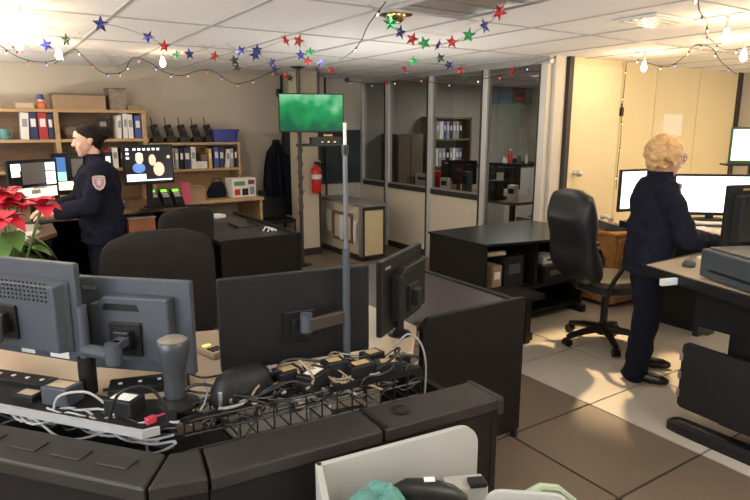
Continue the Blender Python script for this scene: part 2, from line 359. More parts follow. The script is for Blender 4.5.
# ------------------------------------------------------------------ near dispatch console
def strip(poly, z0, z1, w, name, m, parent, **k):
    # poly: front edge points; offset to the back by w
    pts = [Vector((x, y)) for x, y in poly]; off = []
    for i in range(len(pts)):
        ns = []
        for a, b_ in ((i-1, i), (i, i+1)):
            if 0 <= a and b_ < len(pts):
                d = (pts[b_]-pts[a]).normalized(); ns.append(Vector((-d.y, d.x)))
        n_ = sum(ns, Vector((0, 0))); n_.normalize(); n_ = n_/max(.5, n_.dot(ns[0])); off.append(pts[i]+n_*w)
    return B().prism([tuple(p) for p in pts]+[tuple(p) for p in reversed(off)], z0, z1).build(name, m, parent, **k)
con = thing('dispatch_console', 'near black dispatch console with padded front ledge and beige worktop', 'desk', (.6, 2.0, 0))
FA, FB, FC, FM, FD = (-1.25, 3.25), (.252, 1.461), (.404, 1.42), (.93, 1.379), (1.385, 1.343)
def mitred(pts, w):
    pts = [Vector(p) for p in pts]; out = []
    for i in range(len(pts)):
        ns = [Vector((-(d:=(pts[b_]-pts[a]).normalized()).y, d.x)) for a, b_ in ((i-1, i), (i, i+1)) if 0 <= a and b_ < len(pts)]
        n_ = sum(ns, Vector((0, 0))).normalized(); out.append(pts[i]+n_*(w/n_.dot(ns[0])))
    return pts, out
LF, LB = mitred([FA, FB, FC, FM, FD], .16)
for i in range(4):     # four ledge lengths with open joints between them
    g0 = 0 if i == 0 else .008; e_f = (LF[i+1]-LF[i]).normalized()*g0; e_b = (LB[i+1]-LB[i]).normalized()*g0
    B().prism([tuple(LF[i]+e_f), tuple(LF[i+1]), tuple(LB[i+1]), tuple(LB[i]+e_b)], .655, .70).build('ledge', LEDGE, con, bevel=.007)
B().box2((FD[0]-.012, FD[1]-.006, .64), (FD[0]+.012, FD[1]+.168, .704)).build('ledge_end_cap', LEDGE, con, bevel=.008)
def inset(p, d): return (p[0]+d*.5, p[1]+d)
for a, b_ in (((FA[0]+.02, FA[1]+.02), (FB[0]+.008, FB[1]+.018)), ((FB[0]+.012, FB[1]+.018), (FC[0]+.004, FC[1]+.018)), ((FC[0]+.008, FC[1]+.018), (FD[0], FD[1]+.018))):
    strip([a, b_], .02, .655, .03, 'front_panel', DARKLAM, con, bevel=.003)
for k in range(4):   # raised cover plates along the left ledge
    s0 = .20+.155*k; d = Vector((-.643, .766)); p = Vector(FB)+d*(s0-.05); n_ = Vector((.766, .643))
    c = p+n_*.085
    B().box((c.x, c.y, .7025), (.10, .055, .005), math.atan2(d.y, d.x)).build('cover_plate', LEDGE, con, bevel=.002)
B().lathe([(.012, 0), (.03, 0), (.032, .004), (.028, .006), (.014, .006)], (1.05, 1.455, .70)).build('grommet', BLKS, con, smooth=True)
B().box((.945, 1.46, .7025), (.012, .15, .006)).build('joint_strip', DARKLAM, con)
WT = [(-1.0, 3.45), (.30, 1.93), (.45, 1.85), (1.36, 1.81), (1.56, 2.05), (1.56, 2.55), (1.1, 2.45), (.95, 2.45), (.30, 2.64), (-.60, 3.65)]
B().prism(WT, .69, .72).build('worktop', BEIGELAM, con, bevel=.004)
B().prism([(1.59, 2.07), (2.235, 2.07), (2.235, 3.25), (1.62, 3.25), (1.565, 2.6), (1.565, 2.07)], .685, .715).build('wing_top', WINGTOP, con, bevel=.003)
B().box2((2.235, 2.05, .665), (2.265, 3.27, .725)).build('edge_strip', DARKLAM, con, bevel=.006)
def rpoly(w, h, r, corners=(1, 1, 1, 1), n=6):
    P = []
    for k, (cx, cy, a0) in enumerate(((w, h, 0), (0, h, 90), (0, 0, 180), (w, 0, 270))):
        if corners[k]:
            ox = cx-r if cx else r; oy = cy-r if cy else r
            P += [(ox+r*math.cos(R(a0+90*i/n)), oy+r*math.sin(R(a0+90*i/n))) for i in range(n+1)]
        else: P.append((cx, cy))
    return P
B().plate(rpoly(.66, .73, .06, (0, 1, 0, 0)), (1.59, 2.07, .02), (1, 0, 0), (0, 0, 1), (0, -.03, 0)).build('end_panel', DARKLAM, con, bevel=.004)
B().cyl((2.2, 2.03, 0), (2.2, 2.03, .03), .02).build('levelling_foot', BLKS, con)
B().box2((1.365, 1.36, .02), (1.39, 2.05, .62)).build('side_panel', DARKLAM, con)
B().box2((1.39, 2.05, .02), (1.59, 2.075, .5)).build('return_panel', DARKLAM, con)
B().prism([(-.95, 3.1), (.3, 1.62), (.45, 1.55), (1.36, 1.50), (1.36, 2.2), (.5, 2.4), (-.75, 3.5)], .30, .33).build('lower_shelf', BLK, con)
# equipment shelf (white lip) on the left leg and a wire basket on the right leg
B().prism([(-.55, 2.76), (.30, 1.70), (.395, 1.70), (.45, 1.86), (.30, 1.95), (-.38, 2.83)], .722, .735).build('equipment_shelf', BLK, con)
B().prism([(-.56, 2.75), (.30, 1.69), (.35, 1.69), (.35, 1.70), (.305, 1.702), (-.55, 2.76)], .716, .740).build('shelf_lip', mat('lip_grey_white', (.34, .34, .34), .5), con)
strip([(-.62, 2.86), (.26, 1.84), (.42, 1.84)], .33, .70, .012, 'knee_panel', BLK, con)
bk = B()
for z in (.64, .69, .735): bk.tube([(.42, 1.69, z), (1.25, 1.617, z)], .0045, 6); bk.tube([(.42, 1.80, z), (1.25, 1.755, z)], .0035, 6)
for k in range(16):
    x = .42+k*.0553; y = 1.69-.08*k/15
    bk.tube([(x, y, .737), (x, y, .64), (x, y+.11, .64), (x, y+.11, .735)], .003, 5)
bk.build('wire_basket', BLKS, con)
B().box2((.42, 1.685, .728), (.9, 1.70, .748)).build('basket_rail', BLKS, con)
B().box((1.07, 1.634, .738), (.36, .02, .022), -.087).build('basket_rail', BLKS, con)

# equipment boxes on the shelf: name, centre, size, colour, label
EQ = [((.045, 2.13), (.085, .06, .035), BLK, 'small black power adapter at the left end of the white-lipped shelf'),
      ((.135, 2.04), (.10, .075, .06), GREYP, 'grey boxy power adapter with a pale top label, second from left on the shelf'),
      ((.285, 1.845), (.10, .07, .055), BLK, 'black power adapter right of the left monitor pole'),
      ((.03, 2.30), (.26, .07, .03), BLK, 'long black power strip behind the left adapters'),
      ((.40, 2.03), (.26, .10, .028), BLK, 'flat black network switch left of the vase-shaped speaker')]
for k, ((x, y), s_, m_, L) in enumerate(EQ):
    z = .7355 if y < 2.1 and x < .4 and k != 3 else .7205
    rz = R(-50) if x < .4 else R(-15)
    t = thing('power_strip' if k == 3 else 'network_switch' if k == 4 else 'power_adapter', L, 'electronics', (x, y, z), rz, 'boxes on the equipment shelf')
    B().box((0, 0, s_[2]/2), s_).build('case', m_, t, bevel=.004, world=False)
    if k < 3: B().box((0, 0, s_[2]+.0006), (s_[0]*.7, s_[1]*.6, .001)).build('sticker', PAPER if k == 2 else mat('kraft_label', (.45, .35, .24), .7), t, world=False)
    else:
        for q in range(4): B().box((-s_[0]*.36+q*s_[0]*.24, .0, s_[2]+.001), (.012, .012, .003)).build('socket' if k == 3 else 'port_light', WHITEP, t, world=False)
    B().cyl((-s_[0]/2, 0, .012), (-s_[0]/2-.02, 0, .012), .006, n=8).build('plug', BLKS, t, world=False)
random.seed(11)
AD = [(.70, 1.83, .10, .06, .05, 'black adapter with gold-lit lid just right of the black wedge speaker'), (.79, 1.76, .09, .07, .06, 'black adapter in front of the middle of the wide monitor'),
      (.86, 1.70, .11, .07, .055, 'black adapter with a white sticker on the wire basket'), (.955, 1.73, .08, .06, .065, 'upright black adapter under the swivel arm'),
      (1.04, 1.69, .10, .06, .05, 'adapter with gold light painted on top at the foot of the tall pole'), (1.13, 1.755, .08, .06, .05, 'black adapter right of the tall pole foot'),
      (1.14, 1.66, .10, .06, .045, 'adapter with gold light painted on top near the right end of the basket'), (1.21, 1.69, .07, .05, .04, 'black adapter at the right end of the basket')]
for k, (x, y, a, b_, h, L) in enumerate(AD):
    t = thing('power_adapter', L, 'electronics', (x, y, .737), random.uniform(-.6, .6), 'adapters on the wire basket')
    B().box((0, 0, h/2), (a, b_, h)).build('case', BLK, t, bevel=.005, world=False)
    B().box((0, 0, h+.0006), (a*.6, b_*.55, .001)).build('sticker', PAPER if k == 2 else mat('gold_lit_top', (.50, .36, .17), .5), t, world=False)  # tan patches paint gold light onto the lids; the white one is a sticker
    B().tube([(a/2, 0, .02), (a/2+.02, .0, .02), (a/2+.03, .02, .01)], .004, 6).build('lead', BLKS, t, world=False)
solo('red_plug', B().box((.335, 1.735, .748), (.03, .018, .02), .4).cyl((.35, 1.745, .748), (.38, 1.752, .748), .004, n=6), mat('red_plug_plastic', (.5, .05, .08), .4), 'small red plug on the shelf left of the vase-shaped speaker', 'plug', bevel=.003)
solo('red_plug', B().box((.60, 1.74, .755), (.04, .02, .02), .3).cyl((.62, 1.745, .755), (.65, 1.75, .755), .004, n=6), MATS['red_plug_plastic'], 'small red plug below the black wedge speaker', 'plug', bevel=.003)
# cable tangles
def cable(b, p, q, sag, r, wob, mi=0, n=14):
    p, q = Vector(p), Vector(q); a1, a2, a3 = [random.uniform(0, 6.28) for _ in range(3)]
    pts = []
    for i in range(n+1):
        t = i/n; v = p.lerp(q, t); e = math.sin(PI*t)
        pts.append(v+Vector((math.sin(a1+t*7)*wob*e, math.sin(a2+t*6)*wob*e, -sag*e+math.sin(a3+t*8)*wob*.6*e)))
    b.tube(pts, r, 6, mi)
random.seed(5)
tg = B()
for k in range(26):
    t0 = random.uniform(0, .8); t1 = min(1, t0+random.uniform(.2, .5))
    f = lambda t: (-.1+.5*t+random.uniform(-.01, .03), 2.22-.53*t+random.uniform(-.05, .02), .70+random.uniform(-.03, .05))
    cable(tg, f(t0), f(t1), random.uniform(.0, .05), random.choice((.003, .004, .0045)), .02, random.choice((0, 0, 1, 2)))
tag(tg.build('cable_tangle', [mat('grey_cable', (.30, .30, .31), .5), BLKS, mat('pale_cable', (.36, .36, .36), .5)], None, smooth=True), 'grey and white cables bundled along the white-lipped shelf edge', 'cables', kind='stuff')
tg = B()
for k in range(70):
    x0 = random.uniform(.42, 1.1); x1 = min(1.26, x0+random.uniform(.08, .35))
    y = lambda x: 1.78-.08*(x-.42)+random.uniform(-.12, .10)
    cable(tg, (x0, y(x0), .73+random.uniform(-.04, .05)), (x1, y(x1), .73+random.uniform(-.04, .06)), random.uniform(-.05, .06), random.choice((.003, .004, .005)), .03, random.choice((0, 0, 0, 1, 2)))
tag(tg.build('cable_tangle', [BLKS, mat('tan_cable', (.28, .20, .11), .45), MATS['grey_cable']], None, smooth=True), 'dark cables heaped over the wire basket below the wide monitor', 'cables', kind='stuff')
def solo_cable(pts, r, m, L):
    # smooth the control polyline
    P = [Vector(p) for p in pts]; out = []
    for i in range(len(P)-1):
        p0, p1, p2, p3 = P[max(i-1, 0)], P[i], P[i+1], P[min(i+2, len(P)-1)]
        for k in range(8):
            t = k/8; out.append(.5*((2*p1)+(p2-p0)*t+(2*p0-5*p1+4*p2-p3)*t*t+(3*p1-p0-3*p2+p3)*t**3))
    out.append(P[-1]); return solo('cable', B().tube(out, r, 8), m, L, 'cable', smooth=True)
solo_cable([(.46, 2.06, .87), (.50, 2.02, .78), (.56, 1.99, .735), (.64, 1.98, .73), (.70, 1.95, .735)], .004, BLKS, 'black video cable drooping from the second monitor onto the beige worktop')
solo_cable([(.10, 1.98, .74), (.12, 1.96, .79), (.19, 1.92, .80), (.24, 1.88, .76), (.25, 1.83, .745)], .004, MATS['pale_cable'], 'pale looped cable arching over the grey adapter at left')
solo_cable([(.23, 1.80, .74), (.26, 1.78, .83), (.33, 1.76, .845), (.37, 1.74, .80), (.385, 1.72, .72), (.38, 1.70, .60), (.37, 1.69, .5)], .005, BLKS, 'thick black cable looping over and down beside the white shelf lip')
solo_cable([(1.26, 1.80, .76), (1.30, 1.76, .82), (1.34, 1.73, .78), (1.35, 1.71, .68), (1.33, 1.70, .5)], .004, MATS['grey_cable'], 'grey cable hanging down at the right end of the basket')
# papers on the lower shelf seen through the gap
for k, (x, y, w_, d_, h_, rz, L) in enumerate([(.95, 2.22, .40, .26, .012, .1, 'wide white paper pad on the dark shelf under the basket, left'), (1.09, 2.10, .10, .02, .20, .1, 'white card standing under the middle of the wire basket'), (1.27, 2.10, .10, .12, .012, .4, 'small white paper pad under the basket, right'), (1.27, 1.92, .14, .12, .10, -.3, 'beige carton under the right end of the basket')]):
    solo('carton' if k == 3 else 'paper_pad', B().box((x, y, .33+h_/2), (w_, d_, h_), rz), BEIGELAM if k == 3 else PAPER, L, 'carton' if k == 3 else 'paper', bevel=.002)

# ------------------------------------------------------------------ monitors
def monitor(label, c, yaw, w, h, zbase, pad=(.8, .7), style='flat', screen=SCRK, tilt=0., stand=True, rim=BLK, back=GREYP, windows=(), bar=False, group=None, name='monitor'):
    """c centre of the panel; its back looks to (sin yaw, -cos yaw)"""
    t = thing(name, label, 'monitor', (c[0], c[1], zbase), yaw, group)
    hc = c[2]-zbase; Tm = Matrix.Translation((0, 0, hc)) @ Matrix.Rotation(tilt, 4, 'X')
    def tr(b): b.v = [tuple(Tm @ Vector(v)) for v in b.v]; return b
    tr(B().plate([(x-w/2, y-h/2) for x, y in rpoly(w, h, .008)], (0, -.012, 0), (1, 0, 0), (0, 0, 1), (0, .024, 0))).build('casing', back if style != 'flat' else rim, t, bevel=.004, world=False)
    if style == 'housing':
        hw, hh = w*pad[0]/2, h*pad[1]/2; oz = -.01
        q = B(); q.rings([[Vector((sx*hw*k, y, oz+sz*hh*k)) for sx, sz in ((-1, -1), (1, -1), (1, 1), (-1, 1))] for y, k in ((-.012, 1.06), (-.03, 1.02), (-.065, .98))])
        hs = tr(q).build('rear_housing', back, t, bevel=.006, world=False)
        v = B()
        for r_ in range(5):
            for c_ in range(22): v.box((-hw*.85+c_*hw*1.7/21, -.0665, oz+hh*.55+r_*.014), (.006, .003, .006))
        tr(v).build('vent_slots', BLKS, hs, world=False)
    yb = -.065 if style == 'housing' else -.012
    if style == 'step':
        q = B(); P = [(-w*.30, -h*.34), (w*.36, -h*.34), (w*.36, h*.34), (-w*.18, h*.34), (-w*.24, h*.26), (-w*.30, h*.26)]
        q.plate(P, (0, -.012, 0), (1, 0, 0), (0, 0, 1), (0, -.045, 0)); tr(q).build('rear_housing', back, t, bevel=.006, world=False)
        tr(B().plate([(-w*.19, h*.20), (w*.12, h*.20), (w*.10, h*.27), (-w*.17, h*.27)], (0, -.057, 0), (1, 0, 0), (0, 0, 1), (0, -.002, 0))).build('handle_slot', BLKS, t, world=False)
        tr(B().box((-w*.36, -.0135, h*.385), (.05, .003, .010))).build('maker_badge', ALU, t, world=False)
        yb = -.057
    if style in ('housing', 'step', 'flat') and not stand:
        tr(B().box((0, yb-.006, -.03), (.115, .012, .115))).build('vesa_plate', BLKS, t, bevel=.003, world=False)
        tr(B().box((0, yb-.022, -.03), (.06, .03, .07))).build('swivel_head', BLKS, t, bevel=.006, world=False)
    tr(B().box((0, .0115, .004), (w-.03, .004, h-.045))).build('screen', screen, t, world=False)
    for (x0, z0, x1, z1, m_) in windows:     # 0..1 over the screen seen from its front, z up
        W, H = w-.034, h-.05; a, b_ = W/2-x0*W, W/2-x1*W
        tr(B().box(((a+b_)/2, .0142, .004-H/2+(z0+z1)/2*H), (abs(a-b_), .0012, (z1-z0)*H))).build('screen_window', m_, t, world=False)
    if bar: tr(B().box((w*.12, .02, -h/2-.02), (w*.7, .03, .035))).build('sound_bar', BLKS, t, bevel=.004, world=False)
    if stand:
        nz = hc-h*.2
        B().box((0, -.03, nz/2), (.06, .025, nz)).build('neck', rim, t, bevel=.006, world=False)
        q = B(); q.loft([((0, -.02, 0), .12, .085), ((0, -.02, .010), .12, .085), ((0, -.02, .016), .10, .07)], 24, 3); q.build('stand_foot', rim, t, smooth=True, world=False)
    return t
m1 = monitor('leftmost near monitor seen from behind with a vented grey back', (.06, 2.285, 1.005), -.92, .51, .335, .7355, (.86, .68), 'housing', stand=False)
B().box((.16, -.0135, .128), (.08, .002, .035)).build('paper_label', PAPER, m1, world=False)
B().box((.02, -.0135, .128), (.06, .002, .035)).build('paper_label', PAPER, m1, world=False)
m2 = monitor('second near monitor from left with stepped dark back and a silver badge', (.382, 2.093, .934), -.757, .43, .33, .7205, style='step', stand=False)
m3 = monitor('wide flat black monitor back on the tall silver pole arm', (.896, 1.892, .927), -.158, .56, .335, .7205, style='flat', stand=False)
m4 = monitor('angled black monitor at the right of the console beside the wing panel', (1.475, 2.06, .912), .56, .46, .32, .7205, (.55, .6), 'step', stand=False, back=BLK)

# poles and arms
t = thing('monitor_pole', 'short dark pole with swivel arm holding the second monitor', 'monitor arm', (.215, 2.07, .7355))
B().cyl((.215, 2.07, .7355), (.215, 2.07, .86), .028, n=20).build('pole_base', BLKS, t, smooth=True)
B().cyl((.215, 2.07, .86), (.215, 2.07, 1.035), .017, n=16).build('pole', GREYP, t, smooth=True)
B().tube([(.215, 2.07, .885), (.285, 1.97, .885)], .022, 10).build('arm', GREYP, t)
B().cyl((.285, 1.97, .855), (.285, 1.97, .925), .026, n=16).build('arm_joint', GREYP, t, smooth=True)
B().box((.305, 1.995, .91), (.06, .04, .03), R(45)).build('arm_link', GREYP, t, bevel=.004)
t = thing('monitor_pole', 'grey arm stub holding the leftmost vented monitor', 'monitor arm', (-.10, 2.20, .7355))
B().cyl((-.10, 2.20, .7355), (-.10, 2.20, 1.02), .02, n=16).build('pole', GREYP, t, smooth=True)
B().tube([(-.10, 2.20, .95), (-.03, 2.185, .96)], .022, 10).build('arm', GREYP, t)
B().cyl((-.03, 2.185, .925), (-.03, 2.185, .995), .026, n=16).build('arm_joint', GREYP, t, smooth=True)
t = thing('monitor_pole', 'tall slim silver pole rising from the console past the television', 'monitor arm', (1.05, 1.80, .7205))
B().cyl((1.05, 1.80, .7205), (1.05, 1.80, 1.18), .013, n=16).build('lower_pole', GREYP, t, smooth=True)
B().cyl((1.05, 1.80, 1.18), (1.05, 1.80, 1.52), .0085, n=16).build('upper_pole', mat('pole_steel', (.13, .135, .15), .4, metal=.3), t, smooth=True)
B().cyl((1.05, 1.80, 1.505), (1.05, 1.80, 1.54), .013, n=16).build('collar', BLKS, t, smooth=True)
B().cyl((1.05, 1.80, 1.54), (1.05, 1.80, 1.615), .006, n=12).build('top_tip', WHITEP, t, smooth=True)
B().lathe([(.07, 0), (.07, .012), (.03, .02), (.02, .03)], (1.05, 1.80, .7205)).build('base_flange', BLKS, t, smooth=True)
B().box((.965, 1.795, .925), (.17, .022, .05), R(8)).build('arm', mat('arm_bronze', (.045, .036, .028), .45), t, bevel=.006)
B().cyl((.885, 1.795, .90), (.885, 1.795, .965), .022, n=16).build('arm_joint', GREYP, t, smooth=True)
t = thing('monitor_pole', 'dark post with bracket behind the angled right monitor', 'monitor arm', (1.43, 2.00, .72))
B().cyl((1.43, 2.00, .7205), (1.43, 2.00, 1.0), .02, n=16).build('pole', BLKS, t, smooth=True)
B().lathe([(.05, 0), (.05, .01), (.02, .02)], (1.43, 2.00, .7205)).build('base_flange', BLKS, t, smooth=True)
B().tube([(1.435, 2.00, .92), (1.455, 2.005, .92)], .018, 10).build('arm', BLKS, t)

# desk speaker (vase) and wedge speaker
t = thing('desk_speaker', 'silver grey vase-shaped desk speaker standing behind the front ledge', 'speaker', (.440, 1.845, .7205))
sp = [(.035, .03), (.037, .05), (.034, .07), (.036, .11), (.046, .155), (.052, .185), (.053, .205), (.048, .217), (.03, .226), (.001, .230)]
B().lathe([(.001, .03)]+sp, (.440, 1.845, .725), 28).build('body', mat('speaker_grey', (.06, .065, .075), .34, metal=.2), t, smooth=True)
B().lathe([(.001, 0), (.07, 0), (.072, .01), (.05, .022), (.036, .032)], (.440, 1.845, .7205), 28).build('foot', BLK, t, smooth=True)
B().lathe([(.001, .2305), (.03, .2265), (.0455, .2185)], (.440, 1.845, .7255), 28).build('top_grille', mat('speaker_top', (.22, .19, .16), .5), t, smooth=True)
t = thing('desk_speaker', 'black rounded wedge speaker lying between the vase speaker and wide monitor', 'speaker', (.64, 1.76, .7205))
q = B(); q.loft([((.64+.02*(1-k)-.01, 1.76, .7205+.115*i), .105*k, .055*k) for i, k in ((0, .92), (.15, 1), (.5, .97), (.8, .82), (.95, .6), (1, .35))], 28, 2.6)
q.build('body', BLK, t, smooth=True)
B().box((.545, 1.73, .755), (.012, .02, .06)).build('connector', ALU, t, bevel=.002)
t = thing('keypad', 'small beige keypad with a yellow lamp on the worktop between monitors', 'keypad', (.68, 2.22, .7205), .3)
B().box((0, 0, .012), (.07, .12, .024)).build('case', BEIGELAM, t, bevel=.004, world=False)
B().box((0, .04, .026), (.03, .015, .004)).build('lamp', mat('yellow_lamp', (1, .7, .1), .4, emit=1.5), t, world=False)
for k in range(6): B().box((-.018+(k % 3)*.018, -.03+(k//3)*.025, .026), (.012, .014, .004)).build('key', BLKS, t, world=False)

# ------------------------------------------------------------------ chairs
def chair(label, loc, rz, kind, top=1.1):
    """faces local -Y... the backrest is at +Y side"""
    t = thing('office_chair', label, 'chair', loc, rz)
    ex = kind == 'exec'; M_ = LEATHER if ex else FABRIC
    W = .27 if ex else .255; z0, z1 = (.50, 1.17) if ex else (.56, top)
    q = B(); secs = []; n = 18
    for i in range(n+1):
        u = i/n; z = z0+(z1-z0)*u
        e = (1-abs(2*u-1)**(10 if ex else 8))**.4 if 0 < u < 1 else .25
        wt = (W*(1-.12*u) if ex else W*(1-.06*abs(u-.4)))*max(e, .45)
        th = (.065+.03*math.sin(u*PI*2.2)**2 if ex else .045)*max(e, .4)
        y = .24+(.10*u+.03*math.sin(u*PI) if ex else .06*u)
        secs.append(((0, y, z), wt, th))
    q.loft(secs, 36, 3.2); q.build('backrest', M_, t, smooth=True, world=False)
    if ex:
        for zz in (.70, .86, 1.0):
            u = (zz-z0)/(z1-z0); q = B().box((0, .24+.10*u+.03*math.sin(u*PI)-.085, zz), (.34, .012, .012)); q.build('seam_roll', LEATHER, t, bevel=.005, world=False)
    q = B(); q.loft([((0, -.02, .42), .22, .21), ((0, -.02, .44), .25, .24), ((0, -.02, .49), .255, .245), ((0, -.02, .52), .23, .22)], 32, 3.2); q.build('seat', M_, t, smooth=True, world=False)
    B().tube([(0, .12, .43), (0, .25, .46), (0, .27, .62)], .025, 8).build('back_support', BLKS, t, world=False)
    B().cyl((0, 0, .09), (0, 0, .42), .027, n=16).build('column', BLKS, t, smooth=True, world=False)
    B().cyl((0, 0, .07), (0, 0, .15), .045, n=16).build('hub', BLKS, t, smooth=True, world=False)
    for k in range(5):
        a = R(72*k+18); d = Vector((math.cos(a), math.sin(a), 0))
        B().tube([d*.03+Vector((0, 0, .115)), d*.17+Vector((0, 0, .10)), d*.30+Vector((0, 0, .072))], [.032, .026, .02], 8).build('leg', BLKS, t, world=False)
        s_ = Vector((-d.y, d.x, 0)); c = d*.30+Vector((0, 0, .03))
        cb = B().cyl(c-s_*.026, c-s_*.006, .03, n=14).cyl(c+s_*.006, c+s_*.026, .03, n=14).cyl(c+Vector((0, 0, .0)), c+Vector((0, 0, .05)), .008, n=8)
        cb.build('caster', BLKS, t, world=False)
    for s_ in ((-1, 1) if ex else ()):
        B().tube([(s_*.24, .16, .46), (s_*.29, .16, .56), (s_*.30, .10, .655), (s_*.30, -.02, .68), (s_*.295, -.13, .65), (s_*.27, -.16, .58), (s_*.23, -.10, .45)], .017, 10).build('armrest', BLKS, t, smooth=True, world=False)
        B().box((s_*.30, -.02, .70), (.05, .20, .03)).build('arm_pad', LEATHER, t, bevel=.01, world=False)
    return t
chair('near charcoal fabric task chair behind the second monitor', (.63, 3.02, 0), R(178), 'task', 1.15)
chair('far charcoal fabric task chair below the green phone displays', (1.19, 4.93, 0), R(200), 'task', .99)
chair('high-backed black leather executive chair on the pale floor', (3.79, 2.66, 0), R(72), 'exec')

# ------------------------------------------------------------------ mid-left console wing
t = thing('desk', 'dark far-left console desk with a low end panel below the coat', 'desk', (1.86, 5.2, 0))
B().box2((1.50, 4.48, .68), (2.15, 6.0, .71)).build('desk_top', mat('dark_top', (.020, .020, .022), .33, spec=.3, var=.1), t, bevel=.003)
B().plate(rpoly(.675, .71, .03, (0, 1, 0, 0)), (1.487, 4.47, .02), (1, 0, 0), (0, 0, 1), (0, .03, 0)).build('end_panel', DARKLAM, t, bevel=.003)
B().box2((2.14, 4.46, .02), (2.17, 6.02, .735)).build('side_panel', DARKLAM, t, bevel=.004)
B().box2((1.50, 5.97, .02), (2.15, 6.0, .68)).build('back_panel', DARKLAM, t)
solo('paper_stack', B().box((1.93, 5.85, .725), (.10, .12, .03), .3), PAPER, 'white paper stack at the far corner of the dark far-left desk', 'paper', bevel=.003)
q = B(); q.tube([(1.98, 4.82, .715), (2.02, 4.86, .74), (2.06, 4.82, .73), (2.09, 4.78, .715)], .008, 6); q.tube([(2.0, 4.76, .715), (2.03, 4.80, .735), (2.05, 4.77, .716)], .008, 6)
solo('cable_clip', q, WHITEP, 'white curled cable clip near the edge of the dark far-left desk', 'clip', smooth=True)
solo('tray', B().box2((1.85, 5.1, .711), (2.05, 5.35, .718)).box2((1.85, 5.1, .718), (1.86, 5.35, .73)).box2((2.04, 5.1, .718), (2.05, 5.35, .73)), BLKS, 'flat black tray lying on the dark far-left desk', 'tray')
solo('cloth_bag', B().loft([((1.40, 4.62, .0), .05, .05), ((1.40, 4.62, .2), .055, .06), ((1.41, 4.62, .42), .04, .05), ((1.42, 4.62, .50), .02, .03)], 16, 2.5), mat('blue_cloth', (.06, .2, .5), .8, bump=.4, bscale=30), 'small blue cloth bag standing against the end panel of the dark desk', 'bag', smooth=True)

# ------------------------------------------------------------------ right-centre equipment cabinet
t = thing('equipment_cabinet', 'low black equipment cabinet with open front in front of the glass wall', 'cabinet', (3.74, 3.6, 0))
B().box2((3.14, 3.28, .06), (3.17, 3.96, .705)).build('side_panel', DARKLAM, t, bevel=.003)
B().box2((4.31, 3.28, .06), (4.34, 3.96, .705)).build('side_panel', DARKLAM, t, bevel=.003)
B().prism([(3.13, 3.27), (3.75, 3.13), (4.35, 3.24), (4.35, 3.97), (3.13, 3.97)], .705, .725).build('top', mat('cab_top', (.015, .015, .016), .25, spec=.3), t, bevel=.003)
B().box2((3.17, 3.93, .06), (4.31, 3.955, .705)).build('back_panel', DARKLAM, t)
B().box2((3.17, 3.25, .30), (4.31, 3.93, .325)).build('shelf', DARKLAM, t)
B().box2((3.17, 3.30, .06), (4.31, 3.93, .09)).build('bottom', DARKLAM, t)
B().box2((3.70, 3.27, .325), (3.725, 3.93, .705)).build('divider', DARKLAM, t)
for x in (3.18, 4.30): B().box((x, 3.6, .03), (.06, .75, .06)).build('foot', BLKS, t, bevel=.006)
B().cyl((3.22, 3.35, .62), (3.40, 3.33, .62), .02, n=14).build('paper_roll', BEIGELAM, t)
def gear(x, y, z, w, d, h, m_, L, name, cat, extra=None):
    t = thing(name, L, cat, (x, y, z)); B().box((0, 0, h/2), (w, d, h)).build('case', m_, t, bevel=.004, world=False)
    B().box((0, -d/2-.001, h*.6), (w*.6, .002, h*.3)).build('front_plate', extra or ALU, t, world=False); return t
gear(3.32, 3.42, .325, .10, .2, .2, CARD, 'brown file box standing inside the black cabinet at left', 'file_box', 'box', PAPER)
gear(3.50, 3.46, .325, .22, .3, .26, BLK, 'black computer unit inside the black cabinet at centre', 'computer_unit', 'computer', GREYP)
gear(3.95, 3.40, .325, .30, .3, .14, BLK, 'black radio receiver inside the black cabinet at right', 'radio_receiver', 'radio', mat('radio_plate', (.1, .12, .1), .4))
gear(3.96, 3.42, .466, .22, .2, .06, WHITEP, 'white modem stacked on the black radio receiver', 'modem', 'electronics', BLKS)
t = thing('keyboard_tray', 'low black bench with tangled leads in front of the open cabinet', 'tray', (3.0, 3.05, 0))
B().box2((2.62, 2.86, .36), (3.36, 3.20, .40)).build('tray_board', DARKLAM, t, bevel=.004)
for x in (2.66, 3.27): B().box2((x, 2.95, 0), (x+.05, 3.15, .36)).build('leg', BLKS, t)
B().box2((2.60, 2.98, .0), (3.38, 3.12, .06)).build('rail', BLKS, t)
t = thing('tape_dispenser', 'white paper roll on the far right of the black cabinet top', 'roll', (4.22, 3.50, .725))
B().cyl((4.16, 3.50, .765), (4.28, 3.48, .765), .04, n=20).build('paper', PAPER, t, smooth=True); B().cyl((4.155, 3.501, .765), (4.285, 3.479, .765), .013, n=12).build('core', CARD, t)

# orange wooden pedestal and phone
t = thing('pedestal', 'small orange wooden pedestal behind the executive chair', 'cabinet', (4.83, 3.35, 0))
B().box2((4.58, 3.15, .04), (5.08, 3.62, .66)).build('carcass', ORANGEW, t, bevel=.004)
B().box2((4.56, 3.13, .66), (5.10, 3.64, .69)).build('top', ORANGEW, t, bevel=.004)
B().box2((4.60, 3.13, .36), (5.06, 3.15, .64)).build('drawer', ORANGEW, t, bevel=.003); B().box2((4.60, 3.13, .06), (5.06, 3.15, .34)).build('drawer', ORANGEW, t, bevel=.003)
for z in (.5, .2): B().ball((4.83, 3.115, z), .016, 8).build('knob', CHROME, t, smooth=True)
B().box2((4.6, 3.2, 0), (5.06, 3.6, .04)).build('plinth', TRIMD, t)
t = thing('desk_phone', 'grey desk phone with white handset on the orange pedestal', 'phone', (4.72, 3.3, .69), R(-30))
q = B(); q.plate([(-.1, 0), (.1, 0), (.1, .02), (-.1, .08)], (0, -.1, 0), (1, 0, 0), (0, 0, 1), (0, .2, 0)); q.build('base', GREYP, t, bevel=.004, world=False)
